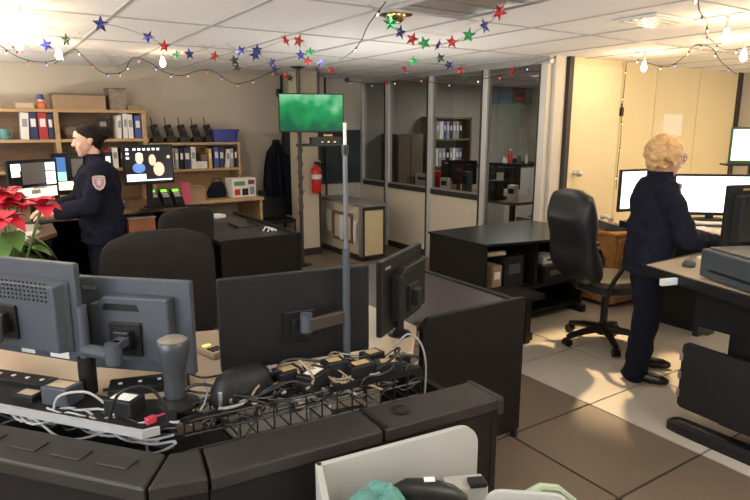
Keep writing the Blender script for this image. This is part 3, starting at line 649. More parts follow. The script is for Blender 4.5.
B().tube([(-.06, -.09, .10), (-.06, -.05, .115), (-.06, .05, .115), (-.06, .09, .10)], [.024, .016, .016, .024], 10).build('handset', WHITEP, t, smooth=True, world=False)
for k in range(9): B().box((.03+(k % 3)*.02, -.03+(k//3)*.03, .052-(k % 3)*.006), (.012, .018, .012)).build('key', WHITEP, t, world=False)

# ------------------------------------------------------------------ right console desk
dz = .85
t = thing('standing_desk', 'raised near desk at right with black rim and beige top', 'desk', (3.6, 1.5, 0))
B().prism([(3.04, 1.89), (2.86, 1.24), (2.80, .6), (4.6, .6), (4.94, 1.2), (4.94, 1.915)], dz-.03, dz).build('desk_top', BEIGELAM, t, bevel=.003)
q = B(); q.prism([(3.03, 1.915), (2.835, 1.24), (2.775, .6), (2.80, .6), (2.86, 1.24), (3.04, 1.89), (4.94, 1.915), (4.94, 1.94)], dz-.055, dz-.002); q.build('rim', BLKS, t, bevel=.003)
PANELC = mat('panel_charcoal', (.018, .0175, .0175), .6, spec=.2, bump=.2, bscale=300)
B().plate(rpoly(1.3, .36, .03, (0, 1, 1, 0)), (2.965, 1.60, .14), (-.06, -.998, 0), (0, 0, 1), (.03, 0, 0)).build('modesty_panel', PANELC, t, bevel=.004)
for k in range(3): B().box((2.964, 1.598, .22+.10*k), (.012, .016, .04)).build('panel_clip', ALU, t)
B().box2((3.12, 1.05, .05), (3.24, 1.45, dz-.055)).build('lift_column', BLKS, t, bevel=.006)
B().box2((3.10, 1.60, .50), (4.4, 1.63, dz-.055)).build('rear_panel', BLKS, t)
B().box2((3.10, .70, .56), (3.13, 1.60, dz-.055)).build('side_panel', BLKS, t)
B().loft([((2.99, 1.22, 0), .055, .42), ((2.99, 1.22, .045), .055, .42), ((2.99, 1.22, .062), .035, .39)], 28, 6).build('foot', BLKS, t, smooth=True)
B().box2((4.5, 1.0, 0), (4.62, 1.5, dz-.055)).build('lift_column', BLKS, t)
t = thing('side_desk', 'beige desk wing in front of the blond woman carrying the bright monitors', 'desk', (5.0, 2.7, 0))
B().prism([(4.07, 1.945), (6.3, 1.945), (6.3, 2.95), (4.36, 2.95)], dz-.03, dz).build('desk_top', BEIGELAM, t, bevel=.003)
B().prism([(4.05, 1.945), (4.07, 1.945), (4.36, 2.95), (4.36, 2.975), (4.34, 2.975)], dz-.055, dz-.002).build('rim', BLKS, t)
B().box2((4.6, 2.90, .05), (6.2, 2.93, dz-.03)).build('rear_panel', DARKLAM, t)
for x in (4.6, 6.1): B().box2((x, 2.3, 0), (x+.1, 2.9, dz-.03)).build('lift_column', BLKS, t)
cpn = thing('desk_controller', 'small pale height controller with blue display on the right desk rim', 'controller', (2.925, 1.665, dz-.03), math.atan2(.195, -.675)+PI/2)
B().box((-.012, .0, -.006), (.022, .13, .036)).build('case', WHITEP, cpn, bevel=.003, world=False)
for s_ in (-.0235, -.0005): B().box((s_, 0, -.006), (.002, .06, .018)).build('display', mat('lcd_blue', (.35, .5, .6), .3, emit=.3), cpn, world=False)
# grey printer box and black monitor with its back to the camera
t = thing('printer', 'slate grey flat printer at the left edge of the raised right desk', 'printer', (3.085, 1.27, dz), R(-24))
B().box((0, 0, .078), (.40, .50, .143)).build('case', mat('slate_grey', (.055, .068, .078), .5, spec=.3, bump=.03, bscale=300), t, bevel=.010, world=False)
B().box((.01, 0, .153), (.36, .46, .012)).build('lid', mat('slate_dark', (.05, .06, .068), .45), t, bevel=.004, world=False)
B().box((-.2005, 0, .05), (.003, .36, .012)).build('paper_slot', BLKS, t, world=False)
for s_ in (-.16, .16): B().box((s_, 0, .0035), (.03, .42, .007)).build('rubber_foot', BLKS, t, world=False)
mR = monitor('black monitor back with thick housing standing behind the slate grey printer', (3.70, 1.66, 1.10), -.30, .45, .36, dz, (.78, .74), 'housing', stand=True, back=BLK)
B().box((-.10, -.0135, 1.10-dz+.155), (.05, .002, .012)).build('maker_badge', mat('gold_badge', (.5, .4, .2), .4, metal=.6), mR, world=False)
def front_monitor(label, c, yaw, w, h, zb, **k):
    return monitor(label, c, yaw+PI, w, h, zb, **k)
front_monitor('bright white wide monitor right of the blond woman', (4.95, 2.56, 1.06), -.72, .62, .335, dz, screen=SCRW, windows=[(.86, .90, .98, .96, SCRT)])
front_monitor('bright white monitor partly behind the blond woman', (4.36, 2.80, 1.115), -.15, .52, .33, dz, screen=SCRW, windows=[(.02, .02, .04, .98, SCRG)])
t = front_monitor('small raised white monitor with green rim at the right edge', (5.75, 2.65, 1.44), -.8, .42, .32, dz, screen=SCRG, windows=[(.05, .08, .95, .95, SCRW)], rim=mat('green_rim', (.02, .07, .04), .4))
B().box((0, -.03, .30), (.05, .03, .60)).build('riser_post', BLKS, t, world=False)
B().box((0, -.0, .42), (.5, .16, .015)).build('riser_shelf', BLKS, t, world=False)
t = thing('keyboard', 'pale computer keyboard under the blond woman\'s hands', 'keyboard', (4.32, 2.18, dz), R(70))
B().box((0, 0, .010), (.42, .15, .020)).build('case', BEIGELAM, t, bevel=.004, world=False)
q = B()
for r_ in range(5):
    for c_ in range(14): q.box((-.19+c_*.029, -.055+r_*.027, .022), (.024, .022, .008))
q.build('keys', mat('key_cream', (.6, .55, .45), .5), t, world=False)
t = thing('keyboard', 'dark keyboard lying in front of the bright white wide monitor', 'keyboard', (4.72, 2.36, dz), R(-45))
B().box((0, 0, .010), (.42, .15, .020)).build('case', GREYP, t, bevel=.004, world=False)
q = B()
for r_ in range(5):
    for c_ in range(14): q.box((-.19+c_*.029, -.055+r_*.027, .022), (.024, .022, .008))
q.build('keys', MATS['key_cream'], t, world=False)
solo('paper_sheet', B().box((3.55, 1.80, dz+.003), (.21, .10, .006), .15), PAPER, 'white paper sheet on the right desk left of the printer', 'paper')
t = thing('computer_mouse', 'dark computer mouse on the right desk left of the printer', 'mouse', (3.20, 1.74, dz), .4)
q = B(); q.loft([((0, 0, 0), .055, .032), ((0, 0, .015), .056, .034), ((0, 0, .028), .045, .026), ((0, 0, .034), .02, .012)], 20, 2.4); q.build('shell', GREYP, t, smooth=True, world=False)
B().box((.025, 0, .032), (.02, .005, .008)).build('wheel', BLKS, t, world=False)

# ------------------------------------------------------------------ people
def caps_mesh(name, caps, mats, parent, voxel=.010, smooth=3, noise_amp=0., noise_f=6.):
    """caps: (p0,p1,r0,r1,mat). Union by voxel remesh, material by the nearest capsule."""
    b = B()
    for p0, p1, r0, r1, mi in caps:
        p0, p1 = Vector(p0), Vector(p1); d = p1-p0
        L = d.length
        if L < 1e-5: d = Vector((0, 0, 1)); 
        d = d.normalized(); a = d.orthogonal().normalized(); c = d.cross(a)
        n = 16; m = 6; rs = []
        for i in range(m+1):
            th = -PI/2+PI/2*i/m; rs.append([p0+d*(r0*math.sin(th))+(a*math.cos(2*PI*j/n)+c*math.sin(2*PI*j/n))*max(r0*math.cos(th), 1e-5) for j in range(n)])
        for i in range(m+1):
            th = PI/2*i/m; rs.append([p1+d*(r1*math.sin(th))+(a*math.cos(2*PI*j/n)+c*math.sin(2*PI*j/n))*max(r1*math.cos(th), 1e-5) for j in range(n)])
        b.rings(rs)
    tmp = b.build('tmp', mats, None)
    md = tmp.modifiers.new('r', 'REMESH'); md.mode = 'VOXEL'; md.voxel_size = voxel; md.use_smooth_shade = True
    if smooth: ms = tmp.modifiers.new('s', 'SMOOTH'); ms.factor = .5; ms.iterations = smooth
    dg = bpy.context.evaluated_depsgraph_get(); dg.update()
    me = bpy.data.meshes.new_from_object(tmp.evaluated_get(dg)); bpy.data.objects.remove(tmp)
    me.name = name
    nv = len(me.vertices); co = np.empty(nv*3); me.vertices.foreach_get('co', co); co = co.reshape(-1, 3)
    if noise_amp:
        nr = np.empty(nv*3); me.vertices.foreach_get('normal', nr); nr = nr.reshape(-1, 3)
        for i in range(nv):
            v = Vector(co[i]); w = noise.noise(Vector((v.x*noise_f, v.y*noise_f, v.z*noise_f*1.8)))+.5*noise.noise(v*noise_f*2.7)
            co[i] += nr[i]*w*noise_amp
        me.vertices.foreach_set('co', co.reshape(-1))
    me.materials.clear()
    for m_ in mats: me.materials.append(m_)
    nf = len(me.polygons); fc = np.empty(nf*3); me.polygons.foreach_get('center', fc); fc = fc.reshape(-1, 3)
    best = np.full(nf, 1e9); idx = np.zeros(nf, dtype=np.int32)
    if len(mats) > 1:
        for p0, p1, r0, r1, mi in caps:
            p0, p1 = np.array(p0, float), np.array(p1, float); d = p1-p0; L2 = max(d @ d, 1e-9)
            t = np.clip(((fc-p0) @ d)/L2, 0, 1); dd = np.linalg.norm(fc-p0-t[:, None]*d, axis=1)-(r0+(r1-r0)*t)
            k = dd < best; best[k] = dd[k]; idx[k] = mi
        me.polygons.foreach_set('material_index', idx)
    me.polygons.foreach_set('use_smooth', [True]*nf)
    o = bpy.data.objects.new(name, me); COL.objects.link(o); o.parent = parent; return o
def hand(wr, d, side, down=Vector((0, 0, -1)), curl=.5, mi=0):
    """wr wrist, d finger direction, side = towards the thumb"""
    d = d.normalized(); n = down; n = (n-d*n.dot(d)).normalized(); s = side; s = (s-d*s.dot(d)-n*s.dot(n)).normalized()
    C_ = []
    for k, (o, L, r) in enumerate(((.030, .072, .0082), (.010, .080, .0085), (-.010, .074, .0082), (-.028, .060, .0075))):
        kn = wr+d*(.085-abs(k-1)*.004)+s*o; C_.append((wr+s*o*.55, kn, .014, .0115, mi))
        a1 = (d*math.cos(curl*.6)+n*math.sin(curl*.6)); a2 = (d*math.cos(curl*1.5)+n*math.sin(curl*1.5)); a3 = (d*math.cos(curl*2)+n*math.sin(curl*2))
        p1 = kn+a1*L*.45; p2 = p1+a2*L*.32; p3 = p2+a3*L*.22
        C_ += [(kn, p1, r*1.1, r, mi), (p1, p2, r, r*.9, mi), (p2, p3, r*.9, r*.75, mi)]
    t0 = wr+d*.025+s*.025; t1 = t0+(d*.6+s*.7+n*.2).normalized()*.035; t2 = t1+(d*.9+s*.25+n*.2).normalized()*.032
    C_ += [(wr+d*.01, t0, .014, .013, mi), (t0, t1, .012, .0105, mi), (t1, t2, .0105, .008, mi)]
    return C_
def person(label, loc, rz, H, hair, skin, arms, head_yaw, head_pitch, feet, girth=1., stoop=0.):
    """local: faces +X, left is +Y."""
    S = H/1.62
    t = thing('person', label, 'person', loc, rz)
    V = Vector
    def sc(p): return V((p[0]*S+stoop*max(0, p[2]-.9), p[1]*S, p[2]*S))
    hip = [V((0, s*.085, .84)) for s in (1, -1)]; sh = [V((-.005, s*.160, 1.285)) for s in (1, -1)]
    hc = V((.03, 0, 1.50)); Rh = Matrix.Rotation(head_yaw, 3, 'Z') @ Matrix.Rotation(head_pitch, 3, 'Y')
    HP = sc(hc)
    def hd(x, y, z): return HP+Rh @ (V((x, y, z))*S)
    body = [(sc((0, -.07, .88)), sc((0, .07, .88)), .10*S, .10*S, 1), (sc((0, -.06, .88)), sc((.0, -.06, 1.24)), .09*S, .09*S, 1), (sc((0, .06, .88)), sc((0, .06, 1.24)), .09*S, .09*S, 1),
            (sc((0, -.13, 1.30)), sc((0, .13, 1.30)), .055*S, .055*S, 1), (sc((.0, 0, 1.30)), hd(-.015, 0, -.06), .05*S, .046*S, 0)]
    # head
    hd_c = [((-.03, 0, .025), (.015, 0, .03), .083, .080), ((.02, 0, -.005), (.03, 0, -.03), .070, .062), ((.035, 0, -.06), (.055, 0, -.075), .046, .034), ((.068, 0, -.09), (.07, 0, -.092), .021, .021),
            ((.088, 0, .015), (.106, 0, -.018), .010, .014), ((.10, -.010, -.022), (.10, .010, -.022), .009, .009), ((.078, -.028, .030), (.078, .028, .030), .015, .015),
            ((.086, -.016, -.052), (.086, .016, -.052), .008, .008), ((.084, -.014, -.062), (.084, .014, -.062), .0085, .0085),
            ((.058, .038, -.022), (.058, .038, -.025), .026, .024), ((.058, -.038, -.022), (.058, -.038, -.025), .026, .024)]
    for a, c, r0, r1 in hd_c: body.append((hd(*a), hd(*c), r0*S, r1*S, 0))
    for s in (1, -1): body += [(hd(-.012, s*.080, .012), hd(-.005, s*.078, -.022), .014*S, .010*S, 0), (hd(-.018, s*.086, .016), hd(-.020, s*.084, .0), .010*S, .009*S, 0)]
    jk = []; tr_ = []; shoes = []
    for i, s in enumerate((1, -1)):
        kn, an, toe = feet[i]
        kn, an, toe = V(kn)*S, V(an)*S, V(toe)*S
        h = sc(hip[i])
        body += [(h, kn, .075*S, .052*S, 2), (kn, an, .05*S, .036*S, 2), (an, an+(toe-an)*.6+V((0, 0, -.03)), .034*S, .03*S, 2)]
        tr_ += [(h+V((0, 0, .04)), h, .105*S, .105*S, 0), (h, kn, .104*S, .088*S, 0), (kn, an+V((0, 0, .02)), .086*S, .078*S, 0), (an+V((0, 0, .03)), an+V((0, 0, -.03)), .076*S, .080*S, 0)]
        f = (toe-an); f.z = 0; f.normalize(); a0 = V((an.x, an.y, .035))
        shoes.append([(a0-f*.055, a0+f*.02, .036, .037, 0), (a0+f*.02, a0+f*.14+V((0, 0, -.006)), .037, .034, 0), (a0+f*.14+V((0, 0, -.006)), a0+f*.175+V((0, 0, -.010)), .033, .024, 0), (a0-f*.03, a0-f*.02+V((0, 0, .05)), .036, .034, 0)])
        el, wr, hdir, side = arms[i]
        el, wr = V(el)*S, V(wr)*S; shp = sc(sh[i])
        body += [(shp, el, .045*S, .038*S, 1), (el, wr, .036*S, .024*S, 0)]
        body += hand(wr, V(hdir), V(side))
        jk += [(shp, el, .068*S*girth, .060*S*girth, 0), (el, wr+(el-wr)*.12, .058*S*girth, .046*S*girth, 0)]
    jk += [(sc((-.045, 0, .86)), sc((-.05, 0, 1.24)), .10*S*girth, .095*S*girth, 0), (sc((-.01, -.09, 1.10)), sc((-.01, -.125, 1.27)), .085*S*girth, .075*S, 0), (sc((-.01, .09, 1.10)), sc((-.01, .125, 1.27)), .085*S*girth, .075*S, 0), (sc((0, -.075, .82)), sc((0, .075, .82)), .118*S*girth, .118*S*girth, 0), (sc((.0, -.07, .84)), sc((0, -.075, 1.22)), .115*S*girth, .108*S*girth, 0), (sc((.0, .07, .84)), sc((0, .075, 1.22)), .115*S*girth, .108*S*girth, 0),
           (sc((.02, 0, .9)), sc((.025, 0, 1.18)), .125*S*girth, .115*S*girth, 0), (sc((-.005, -.145, 1.285)), sc((-.005, 0, 1.32)), .062*S, .066*S, 0), (sc((-.005, .145, 1.285)), sc((-.005, 0, 1.32)), .062*S, .066*S, 0), (sc((0, -.07, 1.33)), sc((0, .07, 1.33)), .062*S, .062*S, 0),
           (sc((.03, -.06, 1.21)), sc((.03, .06, 1.21)), .095*S, .095*S, 0)]
    caps_mesh('body', body, [skin, NAVY, NAVY2], t, .0075, 2)
    J = caps_mesh('jacket', jk, [NAVY], t, .011, 4, .015, 7.)
    caps_mesh('trousers', tr_, [NAVY2], t, .011, 4, .010, 8.)
    for s_ in shoes: 
        o = caps_mesh('shoe', s_, [SHOE], t, .007, 3)
        z = [v.co.z for v in o.data.vertices]; mz = min(z)
        for v in o.data.vertices: v.co.z = max(v.co.z-mz, 0 if v.co.z-mz < .01 else 0)
    # collar: an open standing band
    cpts = []; nb = 22
    q = B(); c0 = sc((.01, 0, 1.335)); rs = []
    for i in range(nb+1):
        a = R(35)+R(290)*i/nb; dr = V((math.cos(a)*.072, math.sin(a)*.078, 0))*S
        rs.append([c0+dr*1.0, c0+dr*.98+V((-.008, 0, .068))*S, c0+dr*1.10+V((-.008, 0, .062))*S, c0+dr*1.16+V((0, 0, -.012))*S])
    q.rings(rs); q.build('collar', NAVY, t, smooth=True, world=False)
    # hem band
    q = B(); q.loft([(sc((.0, 0, .735)), .125*S*girth, .185*S*girth), (sc((.0, 0, .79)), .13*S*girth, .19*S*girth)], 28, 2.4); q.build('hem_band', NAVY, t, smooth=True, world=False)
    # eyes and brows
    for s in (1, -1):
        e = B().ball(hd(.078, s*.031, .010), .0115*S, 8); e.build('eye', mat('eye_white', (.75, .72, .68), .3), t, smooth=True, world=False)
        B().ball(hd(.0845, s*.031, .010), .0062*S, 6).build('iris', mat('eye_dark', (.04, .025, .015), .2), t, smooth=True, world=False)
        B().tube([hd(.090, s*.014, .030), hd(.092, s*.030, .036), hd(.082, s*.048, .030)], .0035*S, 6).build('eyebrow', HAIRD if hair == 'bun' else mat('brow_brown', (.3, .17, .07), .7), t, world=False)
    B().tube([hd(.092, -.020, -.0565), hd(.096, 0, -.057), hd(.092, .020, -.0565)], .0042*S, 6).build('lips', mat('lips_pink', (.5, .17, .15), .45), t, smooth=True, world=False)
    if hair == 'bun':
        hcps = [((-.035, 0, .035), (.0, 0, .042), .093, .085), ((-.055, 0, .01), (-.05, 0, -.03), .072, .05), ((-.02, .062, .03), (-.035, .060, -.005), .034, .026), ((-.02, -.062, .03), (-.035, -.060, -.005), .034, .026),
                ((.035, .03, .075), (-.01, .045, .075), .03, .04), ((.035, -.03, .075), (-.01, -.045, .075), .03, .04), ((-.115, 0, .035), (-.135, .0, .045), .045, .042), ((-.13, .02, .02), (-.13, -.02, .06), .03, .03), ((-.125, -.02, .02), (-.14, .015, .055), .03, .03)]
        caps_mesh('hair', [(hd(*a), hd(*c), r0*S, r1*S, 0) for a, c, r0, r1 in hcps], [HAIRD], t, .007, 2, .004, 40.)
    else:
        random.seed(21); hcps = [(hd(-.04, 0, .03), hd(-.005, 0, .045), .098*S, .085*S, 0), (hd(-.06, 0, .0), hd(-.06, 0, -.06), .085*S, .06*S, 0)]
        for k in range(260):
            u = random.uniform(-1, 1); th = random.uniform(0, 2*PI); d = V((math.sqrt(1-u*u)*math.cos(th), math.sqrt(1-u*u)*math.sin(th), u))
            p = V((-.028, 0, .015))+V((d.x*.104, d.y*.106, d.z*.108))
            if p.x > .035 and p.z < .065: continue
            if p.z < -.085 or (p.x > .0 and p.z < -.04): continue
            r_ = random.uniform(.010, .022); g_ = V((random.uniform(-.016, .016), random.uniform(-.016, .016), random.uniform(-.02, .01)))
            hcps.append((hd(*p), hd(*(p+g_)), r_*S, r_*.8*S, 0))
        caps_mesh('hair', hcps, [HAIRB], t, .006, 1, .003, 60.)
        g = B()
        for s in (1, -1):
            ring = [hd(.100, s*.033+.024*math.cos(2*PI*k/16), .008+.020*math.sin(2*PI*k/16)) for k in range(17)]
            g.tube(ring, .002, 6); g.tube([hd(.100, s*.057, .012), hd(.06, s*.079, .014), hd(-.01, s*.088, .016)], .002, 6)
        g.tube([hd(.102, -.010, .012), hd(.104, 0, .015), hd(.102, .010, .012)], .002, 6)
        g.build('glasses', BLKS, t, world=False)
    return t, S, sc
pL, SL, scL = person('standing dark-haired woman in a navy uniform jacket with shoulder patch, typing', (.73, 5.0, 0), R(182), 1.62, 'bun', SKIN,
    [((.11, .215, 1.03), (.335, .13, .985), (.85, -.25, -.05), (0, -1, 0)), ((.11, -.215, 1.03), (.34, -.12, .985), (.85, .25, -.05), (0, 1, 0))], R(-4), R(8),
    [((.04, .10, .45), (.0, .11, .09), (.15, .13, .03)), ((.02, -.09, .45), (-.02, -.10, .09), (.13, -.12, .03))], 1.2, .03)
# shoulder patch: shield with pale border on the near (left) sleeve
def patch(pers, c, n, S):
    n = Vector(n).normalized(); ux = Vector((0, 0, 1)).cross(n).normalized(); uy = n.cross(ux)
    P = [(-.5, .42), (-.28, .5), (.28, .5), (.5, .42), (.5, -.1), (.32, -.42), (0, -.58), (-.32, -.42), (-.5, -.1)]
    o = Vector(c)
    pt = B().plate([(x*.085, y*.10) for x, y in P], o, ux, uy, n*.003).build('shoulder_patch', mat('patch_pink', (.62, .48, .50), .8), pers, world=False)
    B().plate([(x*.066, y*.080) for x, y in P], o+n*.003, ux, uy, n*.001).build('patch_field', mat('patch_rose', (.42, .22, .27), .8), pt, world=False)
    B().plate([(x*.03, y*.036) for x, y in P], o+n*.004, ux, uy, n*.001).build('patch_crest', mat('patch_pale', (.6, .52, .5), .8), pt, world=False)
    B().plate([(-.026, .022), (.026, .022), (.026, .031), (-.026, .031)], o+n*.004, ux, uy, n*.001).build('patch_text_band', MATS['patch_pale'], pt, world=False)
patch(pL, (.045, .262, 1.205), (.1, 1, .15), SL)
pR, SR, scR = person('woman with curly blond hair, glasses and a navy jacket standing at the right desk', (3.50, 2.17, 0), R(-38), 1.54, 'curly', SKIN2,
    [((.14, .20, .99), (.40, .12, .945), (.9, -.1, -.15), (0, -1, 0)), ((.14, -.235, .99), (.42, -.08, .945), (.9, .1, -.15), (0, 1, 0))], R(-6), R(12),
    [((.06, .10, .45), (.05, .12, .09), (.2, .09, .03)), ((-.01, -.10, .45), (-.06, -.13, .09), (.08, -.20, .03))], 1.14, .05)
B().plate(rpoly(.05, .16, .015), (.118, -.055, 1.10), (0, 1, 0), (.1, 0, 1), (.01, 0, 0)).build('shirt_front', PAPER, pR, world=False)

# ------------------------------------------------------------------ left console with screens
t = thing('desk', 'left dark console desk in front of the dark-haired woman', 'desk', (-.3, 5.1, 0))
B().prism([(-1.3, 4.4), (.20, 4.55), (.40, 4.85), (.42, 5.60), (1.0, 5.66), (1.0, 6.1), (-1.3, 6.1)], .82, .85).build('desk_top', OAKD, t, bevel=.004)
B().box2((.33, 4.9, .03), (.36, 5.7, .82)).build('side_panel', DARKLAM, t)
B().box2((-1.3, 4.60, .03), (.15, 4.63, .82)).build('front_panel', DARKLAM, t)
W = [(.02, .62, .20, .97, SCRY), (.02, .78, .22, .97, SCRW), (.24, .40, .74, .98, SCRD), (.76, .75, .98, .97, SCRW), (.76, .52, .98, .72, SCRW), (.76, .36, .98, .50, SCRW), (.03, .02, .98, .30, SCRY), (.04, .26, .20, .38, mat('red_screen', (.5, .1, .08), .3, emit=.6)), (.06, .06, .30, .20, SCRW), (.40, .12, .60, .24, SCRD), (.62, .04, .95, .14, SCRW), (.45, .26, .75, .32, SCRD)]
front_monitor('tilted monitor showing bright windows around a dark panel, left of the dark-haired woman', (.32, 5.37, 1.19), .757-.15, .43, .33, .85, screen=SCRK, windows=W, tilt=0)
front_monitor('teal monitor seen edge-on at the left border of the picture', (-.03, 5.25, 1.2), 1.15, .42, .36, .85, screen=SCRT)
front_monitor('monitor with blue and cream windows directly behind the dark-haired woman', (.74, 5.85, 1.20), .05, .50, .36, .85, screen=SCRK, windows=[(.02, .55, .2, .95, SCRB), (.02, .3, .2, .55, SCRT), (.04, .04, .4, .28, SCRY), (.82, .1, .99, .95, SCRG), (.3, .4, .7, .9, SCRD)])
for k, (x, y, rz, L) in enumerate([(.22, 5.02, R(80), 'dark lit keyboard under the dark-haired woman\'s hands'), (.17, 4.72, R(70), 'white keyboard near the poinsettia on the left desk')]):
    t = thing('keyboard', L, 'keyboard', (x, y, .85), rz)
    B().box((0, 0, .010), (.36, .14, .020)).build('case', WHITEP if k else BEIGELAM, t, bevel=.004, world=False)
    q = B()
    for r_ in range(5):
        for c_ in range(13): q.box((-.165+c_*.0275, -.05+r_*.025, .022), (.022, .02, .008))
    q.build('keys', PAPER if k else MATS['key_cream'], t, world=False)

# counter along the back wall
t = thing('counter', 'long wooden counter along the beige back wall under the shelves', 'counter', (1.0, 6.9, 0))
B().box2((-1.6, 6.30, .745), (1.75, 7.39, .78)).build('counter_top', OAKD, t, bevel=.004)
B().box2((1.755, 6.62, .755), (2.75, 7.39, .79)).build('counter_top', PINE, t, bevel=.004)
for x in (-1.5, -.2, .85): B().box2((x, 6.4, 0), (x+.03, 7.39, .745)).build('support', DARKLAM, t)
for x in (1.76, 2.71): B().box2((x, 6.66, 0), (x+.03, 7.39, .755)).build('support', PINE, t)
B().box2((-1.6, 7.35, .1), (1.74, 7.38, .745)).build('back_board', DARKLAM, t)
front_monitor('monitor showing a photograph of two people against black, on the back counter', (1.385, 6.25, 1.235), .12, .50, .39, .78, screen=SCRK,
    windows=[(.02, .02, .98, .06, SCRW), (.02, .07, .42, .22, SCRW), (.03, .66, .09, .72, SCRW), (.03, .78, .09, .84, SCRW), (.03, .90, .09, .96, SCRW)]+[(.18+.1*k, .90, .235+.1*k, .96, SCRW) for k in range(6)])
pm = [o for o in COL.objects if o.get('label', '').startswith('monitor showing a photograph')][0]
def disc(cx, cz, rx, rz_, m_, d=.0155, n=18):
    W_, H_ = .466, .34; B().plate([(rx*math.cos(2*PI*k/n), rz_*math.sin(2*PI*k/n)) for k in range(n)], (W_/2-cx*W_, d, .455+.004-H_/2+cz*H_), (1, 0, 0), (0, 0, 1), (0, .0008, 0)).build('screen_shape', m_, pm, world=False)
disc(.28, .40, .062, .050, mat('blue_shirt_screen', (.10, .22, .55), .3, emit=.8)); disc(.30, .66, .038, .050, SCRS, .0163); disc(.30, .76, .035, .028, SCRY, .0171)
disc(.62, .60, .050, .10, SCRK, .0158); disc(.57, .62, .035, .055, SCRS, .0166); disc(.70, .35, .055, .07, SCRS, .0174); disc(.92, .70, .016, .016, SCRS)
solo('phone_riser', B().box2((1.34, 6.31, .781), (1.73, 6.42, .814)), BLKS, 'low black riser under the three green-display phones', 'riser')
for k, L in enumerate(['leftmost of the three black phones with green displays', 'middle of the three black phones with green displays', 'rightmost of the three black phones with green displays']):
    x = 1.43+.115*k; t = thing('desk_phone', L, 'phone', (x, 6.36-.012*k, .815), R(8), 'three phones under the photo monitor')
    q = B(); q.plate([(-.09, 0), (.07, 0), (.07, .15), (.05, .155), (-.09, .03)], (-.045, 0, 0), (0, 1, 0), (0, 0, 1), (.09, 0, 0)); q.build('base', BLKS, t, bevel=.003, world=False)
    sl = Matrix.Rotation(math.atan2(.125, .14), 3, 'X')
    B().box((0, .030, .137), (.066, .034, .008), mtx=sl).build('display', LCD, t, world=False)
    kq = B()
    for a in range(4):
        for b_ in range(3): kq.box((-.024+a*.016, -.03+b_*.016, .083+b_*.0145), (.012, .012, .008), mtx=sl)
    kq.build('keys', WHITEP, t, world=False)
solo('folder', B().box((1.80, 6.50, .90), (.10, .03, .235), .2), mat('pink_folder', (.62, .10, .16), .6), 'pink folder standing right of the green phone displays', 'folder', bevel=.003)
t = thing('carton', 'open brown carton on the back counter beside the pink folder', 'box', (1.97, 6.75, .79))
B().box((0, 0, .075), (.20, .16, .15)).build('body', CARD, t, bevel=.002, world=False); B().box((0, -.06, .155), (.20, .07, .004)).build('flap', CARD, t, world=False); B().box((0, .06, .155), (.20, .07, .004)).build('flap', CARD, t, world=False)
t = thing('toy_box', 'white carton printed with red and dark pictures on the back counter', 'box', (2.55, 6.85, .79), .1)
B().box((0, 0, .11), (.30, .20, .22)).build('body', WHITEP, t, bevel=.002, world=False)
for (x, z, w_, h_, m_) in ((-.09, .06, .07, .07, RED), (.01, .06, .08, .08, BLK), (.10, .07, .06, .09, mat('print_grey', (.25, .22, .24), .6)), (-.06, .16, .14, .05, mat('print_green', (.12, .22, .08), .6)), (.09, .17, .08, .05, mat('print_maroon', (.25, .03, .05), .6))):
    B().box((x, -.1006, z), (w_, .0012, h_)).build('printed_picture', m_, t, world=False)
t = thing('desk_bag', 'dark slumped bag on the counter left of the printed carton', 'bag', (2.27, 6.9, .79))
B().loft([((0, 0, 0), .10, .07), ((0, 0, .06), .115, .08), ((.01, 0, .13), .09, .06), ((.02, 0, .18), .04, .03)], 18, 2.4).build('body', NAVY2, t, smooth=True, world=False)
B().tube([(-.05, 0, .16), (-.03, 0, .22), (.05, 0, .22), (.08, 0, .15)], .008, 6).build('handle', BLKS, t, world=False)
q = B(); q.tube([(2.66, 7.0, .79), (2.80, 6.95, 1.05)], .006, 6)
for k, (x, w_, m_, L, nm) in enumerate([(.95, .30, mat('clear_bag', (.35, .36, .38), .3), 'grey plastic tub under the dark counter below the photo monitor', 'plastic_tub'), (1.30, .26, mat('orange_print', (.5, .2, .1), .6), 'orange printed carton under the dark counter', 'carton')]):
    t = thing(nm, L, 'box', (x, 6.45, .52)); B().box((0, 0, .09), (w_, .2, .16)).build('body', m_, t, bevel=.005, world=False); B().box((0, 0, .175), (w_+.02, .22, .012)).build('lid', WHITEP if k else ALU, t, world=False)
struct('trim_6', DARKLAM, B().box2((.70, 6.33, .50), (1.70, 7.3, .52)))
for k, (x, m_, L) in enumerate([(1.02, PAPER, 'white mug left of the photo monitor stand'), (1.12, BLUE, 'blue-rimmed cup beside the photo monitor stand')]):
    t = thing('mug', L, 'cup', (x, 6.42, .78)); B().lathe([(.001, 0), (.035, 0), (.038, .09), (.034, .09), (.031, .01), (.001, .008)], (0, 0, 0), 18).build('body', WHITEP, t, smooth=True, world=False)
    B().tube([(.036, 0, .075), (.06, 0, .07), (.06, 0, .03), (.036, 0, .022)], .006, 6).build('handle', m_, t, world=False)

